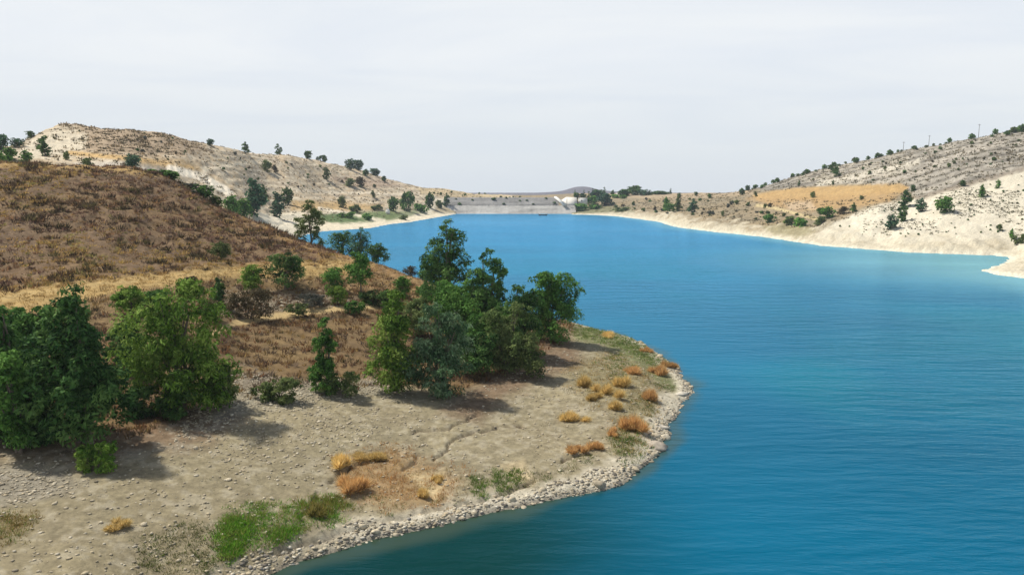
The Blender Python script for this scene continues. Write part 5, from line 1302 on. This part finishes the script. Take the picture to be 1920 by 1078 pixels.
for i, (u, vb, wpx, hpx, pal, lab) in enumerate(dry):
    x_, y_, z_ = locate(u, vb); ww = width_of(wpx, y_) * 1.5; hh = width_of(hpx, y_) * 1.1
    r = root('dry_bush', (x_, y_, z_ - .03))
    rng = np.random.default_rng(300 + i); nb = int(900 * max(.5, ww))                    # feathery stems fanning out of a few crowns
    cr_ = np.stack([rng.normal(0, .17, 6) * ww, rng.normal(0, .17, 6) * ww, np.zeros(6)], 1); ci = rng.integers(0, 6, nb)
    el = np.arcsin(np.sqrt(rng.uniform(.02, 1, nb))); az = rng.uniform(0, 6.28, nb); ln = rng.uniform(.45, 1.0, nb)
    tip = cr_[ci] + np.stack([np.cos(az) * np.cos(el) * ww * .36, np.sin(az) * np.cos(el) * ww * .36, np.sin(el) * hh * rng.uniform(.6, 1, 6)[ci]], 1) * ln[:, None]
    base = cr_[ci] + (tip - cr_[ci]) * rng.uniform(.15, .55, nb)[:, None] + np.array((0, 0, -.02))
    sd = rand_dirs(rng, nb) * (.022 + .02 * rng.uniform(0, 1, (nb, 1)))
    V = np.stack([base - sd, base + sd, tip], 1).reshape(-1, 3); pl = np.array(PAL[pal]); cc = pl[rng.integers(0, 3, nb)] * rng.uniform(.7, 1.2, (nb, 1))
    mesh_np('foliage', V, np.arange(nb * 3).reshape(-1, 3), M_DRY, np.repeat(cc, 3, 0), parent=r)
    mb = MB()
    for k in range(14):
        q = tip[rng.integers(nb)]; c0 = cr_[k % 6]; v_, f_ = tube([(c0[0], c0[1], -.05), c0 + (q - c0) * .5, c0 + (q - c0) * .8], [.018, .012, .005], 4); mb.add(v_, f_, (.26, .18, .10))
    mb.build('stems', M_BARK, r)
    tag(r, lab, 'dry bush', 'dry bushes on the bank')

# ---- stones
t_ = (1 + 5 ** .5) / 2
ICO = np.array([(-1, t_, 0), (1, t_, 0), (-1, -t_, 0), (1, -t_, 0), (0, -1, t_), (0, 1, t_), (0, -1, -t_), (0, 1, -t_), (t_, 0, -1), (t_, 0, 1), (-t_, 0, -1), (-t_, 0, 1)]) / math.sqrt(1 + t_ * t_)
ICF = np.array([(0, 11, 5), (0, 5, 1), (0, 1, 7), (0, 7, 10), (0, 10, 11), (1, 5, 9), (5, 11, 4), (11, 10, 2), (10, 7, 6), (7, 1, 8), (3, 9, 4), (3, 4, 2), (3, 2, 6), (3, 6, 8), (3, 8, 9), (4, 9, 5), (2, 4, 11), (6, 2, 10), (8, 6, 7), (9, 8, 1)])
def stones(name, P, rng, smin, smax, tones, flat=.6, power=2.2):
    n_ = len(P); s_ = smin + (smax - smin) * rng.uniform(0, 1, n_) ** power
    V = ICO[None] * rng.uniform(.65, 1.25, (n_, 12, 1)) * s_[:, None, None] / 2
    V = V * np.stack([rng.uniform(.7, 1.4, n_), rng.uniform(.7, 1.3, n_), flat * rng.uniform(.6, 1.2, n_)], -1)[:, None, :]
    an = rng.uniform(0, 6.28, n_); ca, sa = np.cos(an)[:, None], np.sin(an)[:, None]
    V = np.stack([V[..., 0] * ca - V[..., 1] * sa, V[..., 0] * sa + V[..., 1] * ca, V[..., 2]], -1) + P[:, None, :]
    V[..., 2] += (s_ * flat * .15)[:, None]
    F = (ICF[None] + 12 * np.arange(n_)[:, None, None]).reshape(-1, 3)
    tn = np.array(tones); cc = np.repeat(tn[rng.integers(0, len(tn), n_)] * rng.uniform(.8, 1.2, (n_, 1)), 12, 0)
    return tag(mesh_np(name, V.reshape(-1, 3), F, M_ROCK, cc), kind='stuff')
PALE = [(.47, .405, .285), (.39, .335, .235), (.55, .49, .365), (.32, .275, .195), (.42, .35, .23)]
stony = np.maximum.reduce([polym(NEAR, [(420, 690), (560, 712), (700, 708), (760, 735), (640, 748), (520, 770), (400, 810), (320, 830)], 14, 14), polym(NEAR, [(-100, 880), (80, 870), (180, 905), (60, 940), (-100, 950)], 14, 12), polym(NEAR, [(460, 560), (600, 556), (640, 572), (500, 590)], 6, 6), .35 * polym(NEAR, [(380, 800), (620, 770), (760, 800), (600, 880), (420, 900)], 30, 20)])
P, k, rng = sample((NEAR & (SD > .5)) * bm_ * (.15 + s2 * .5 + .6 * s3), 8500, 51); stones('gravel', P, rng, .04, .34, PALE, .55, 2.6)
P, k, rng = sample(NEAR * stony, 5200, 52); stones('gravel', P, rng, .06, .34, PALE, .5, 1.8)
tipw = sst(UU, 430, 700)
shore_m = (NEAR & (GY < 125)) * sst(SD, -.4, .1) * (1 - sst(SD + (n3 - .5) * 2.8 + (s2 - .5) * 1.6, .6, 1.8))
P, k, rng = sample(shore_m, 8500, 53); stones('shore_rubble', P, rng, .05, .42, PALE + [(.58, .53, .42), (.56, .50, .38), (.24, .22, .19), (.17, .15, .12)], .4, 4.0)
P, k, rng = sample((NEAR & (GY < 110)) * sst(SD, -1.8, -.3) * (1 - sst(SD, 0, .3)), 500, 54); stones('shore_rubble', P, rng, .1, .4, [(.20, .18, .14), (.26, .23, .18)], .5)

def rock_mesh(seed, tone, flat=.55):
    rng = np.random.default_rng(seed)
    V = ICO; F = ICF
    # one subdivision, then facets from random cutting planes
    ed = {}; Vl = [tuple(v) for v in V]; F2 = []
    def mid(a_, b_):
        key = (min(a_, b_), max(a_, b_))
        if key not in ed:
            m = (np.array(Vl[a_]) + np.array(Vl[b_])) / 2; ed[key] = len(Vl); Vl.append(tuple(m / np.linalg.norm(m)))
        return ed[key]
    for a_, b_, d_ in F:
        x1, x2, x3 = mid(a_, b_), mid(b_, d_), mid(d_, a_); F2 += [(a_, x1, x3), (b_, x2, x1), (d_, x3, x2), (x1, x2, x3)]
    V = np.array(Vl)
    for q in rand_dirs(rng, 11):
        h_ = rng.uniform(.55, .85); dd = V @ q; V = V - np.maximum(dd - h_, 0)[:, None] * q
    V = V * (1, rng.uniform(.6, .95), flat) * .5 + rng.normal(0, .015, V.shape)
    return mesh_np('rock', V, F2, M_ROCK, np.array(tone) * rng.uniform(.85, 1.15, (len(V), 1)), link=False).data
RK = [rock_mesh(s, PALE[s % 5], .45 + .1 * (s % 3)) for s in range(7)]
def rock_scatter(mask, n_, seed, smin, smax, name, label, group, sink=.12):
    P, k, rng = sample(mask, n_, seed)
    for p in P:
        o = bpy.data.objects.new(name, RK[rng.integers(len(RK))]); COL.objects.link(o)
        s_ = smin + (smax - smin) * rng.uniform(0, 1) ** 2
        o.location = (p[0], p[1], p[2] + s_ * (.2 - sink)); o.scale = (s_, s_, s_ * rng.uniform(.8, 1.2)); o.rotation_euler = (rng.normal(0, .15), rng.normal(0, .15), rng.uniform(0, 6.28))
        tag(o, label, 'stone', group)
rock_scatter((NEAR & (SD > 3.5)) * bm_ * (1 - np.clip(stony, 0, 1)) * (GY < 95), 70, 55, .28, .62, 'stone', 'pale stone lying loose on the open bare bank', 'loose stones on the open bank')
rock_scatter(NEAR * (stony > .4) * (GY < 85), 60, 56, .30, .62, 'stone', 'pale stone in the rubble at the foot of the brown slope', 'stones in the rubble strip')
rock_scatter(NEAR * polym(NEAR, [(470, 566), (540, 560), (600, 560), (620, 572), (500, 584), (470, 584)], 5, 4), 40, 57, .4, .9, 'stone', 'whitish stone of the tumbled row on the terrace', 'stones tumbled along the terrace')
rock_scatter(shore_m * (UU > 430) * (SD < 1.8), 60, 58, .5, 1.5, 'rock', 'flat pale rock along the waterline of the headland', 'rocks along the waterline', .2)
# two outcrops jutting over the water
for i, (u, v, sx, sy, sz, tone, rz, lab) in enumerate(((1243, 806, 3.2, 1.7, 1.0, (.52, .47, .38), .25, 'flat cream rock slab jutting over the water'), (1240, 842, 2.5, 1.9, 1.5, (.38, .33, .26), -.4, 'dark boulder overhanging the water beside the cream slab'), (1285, 742, 3.0, 1.8, .9, (.50, .46, .37), .7, 'pale layered rock at the very tip of the headland'))):
    x_, y_ = sea(u, v); o = bpy.data.objects.new('rock', rock_mesh(40 + i, tone, .6)); COL.objects.link(o)
    o.location = (x_ - .4, y_, .28); o.scale = (sx, sy, sz); o.rotation_euler = (.05, .12, rz); tag(o, lab, 'rock')

# ------------------------------------------------------------------ thin summer haze
hzv, hzf = box_arr(0, 1700, 41, 9000, 4000, 100)
hm_, t, o = new_mat('haze')
pv = t.nodes.new('ShaderNodeVolumePrincipled'); pv.inputs['Color'].default_value = (.86, .91, 1.0, 1); pv.inputs['Density'].default_value = 0.00009; pv.inputs['Anisotropy'].default_value = 0.0
t.links.new(pv.outputs[0], o.inputs['Volume'])
hb = mesh_np('haze', hzv, hzf, hm_); tag(hb, kind='stuff')
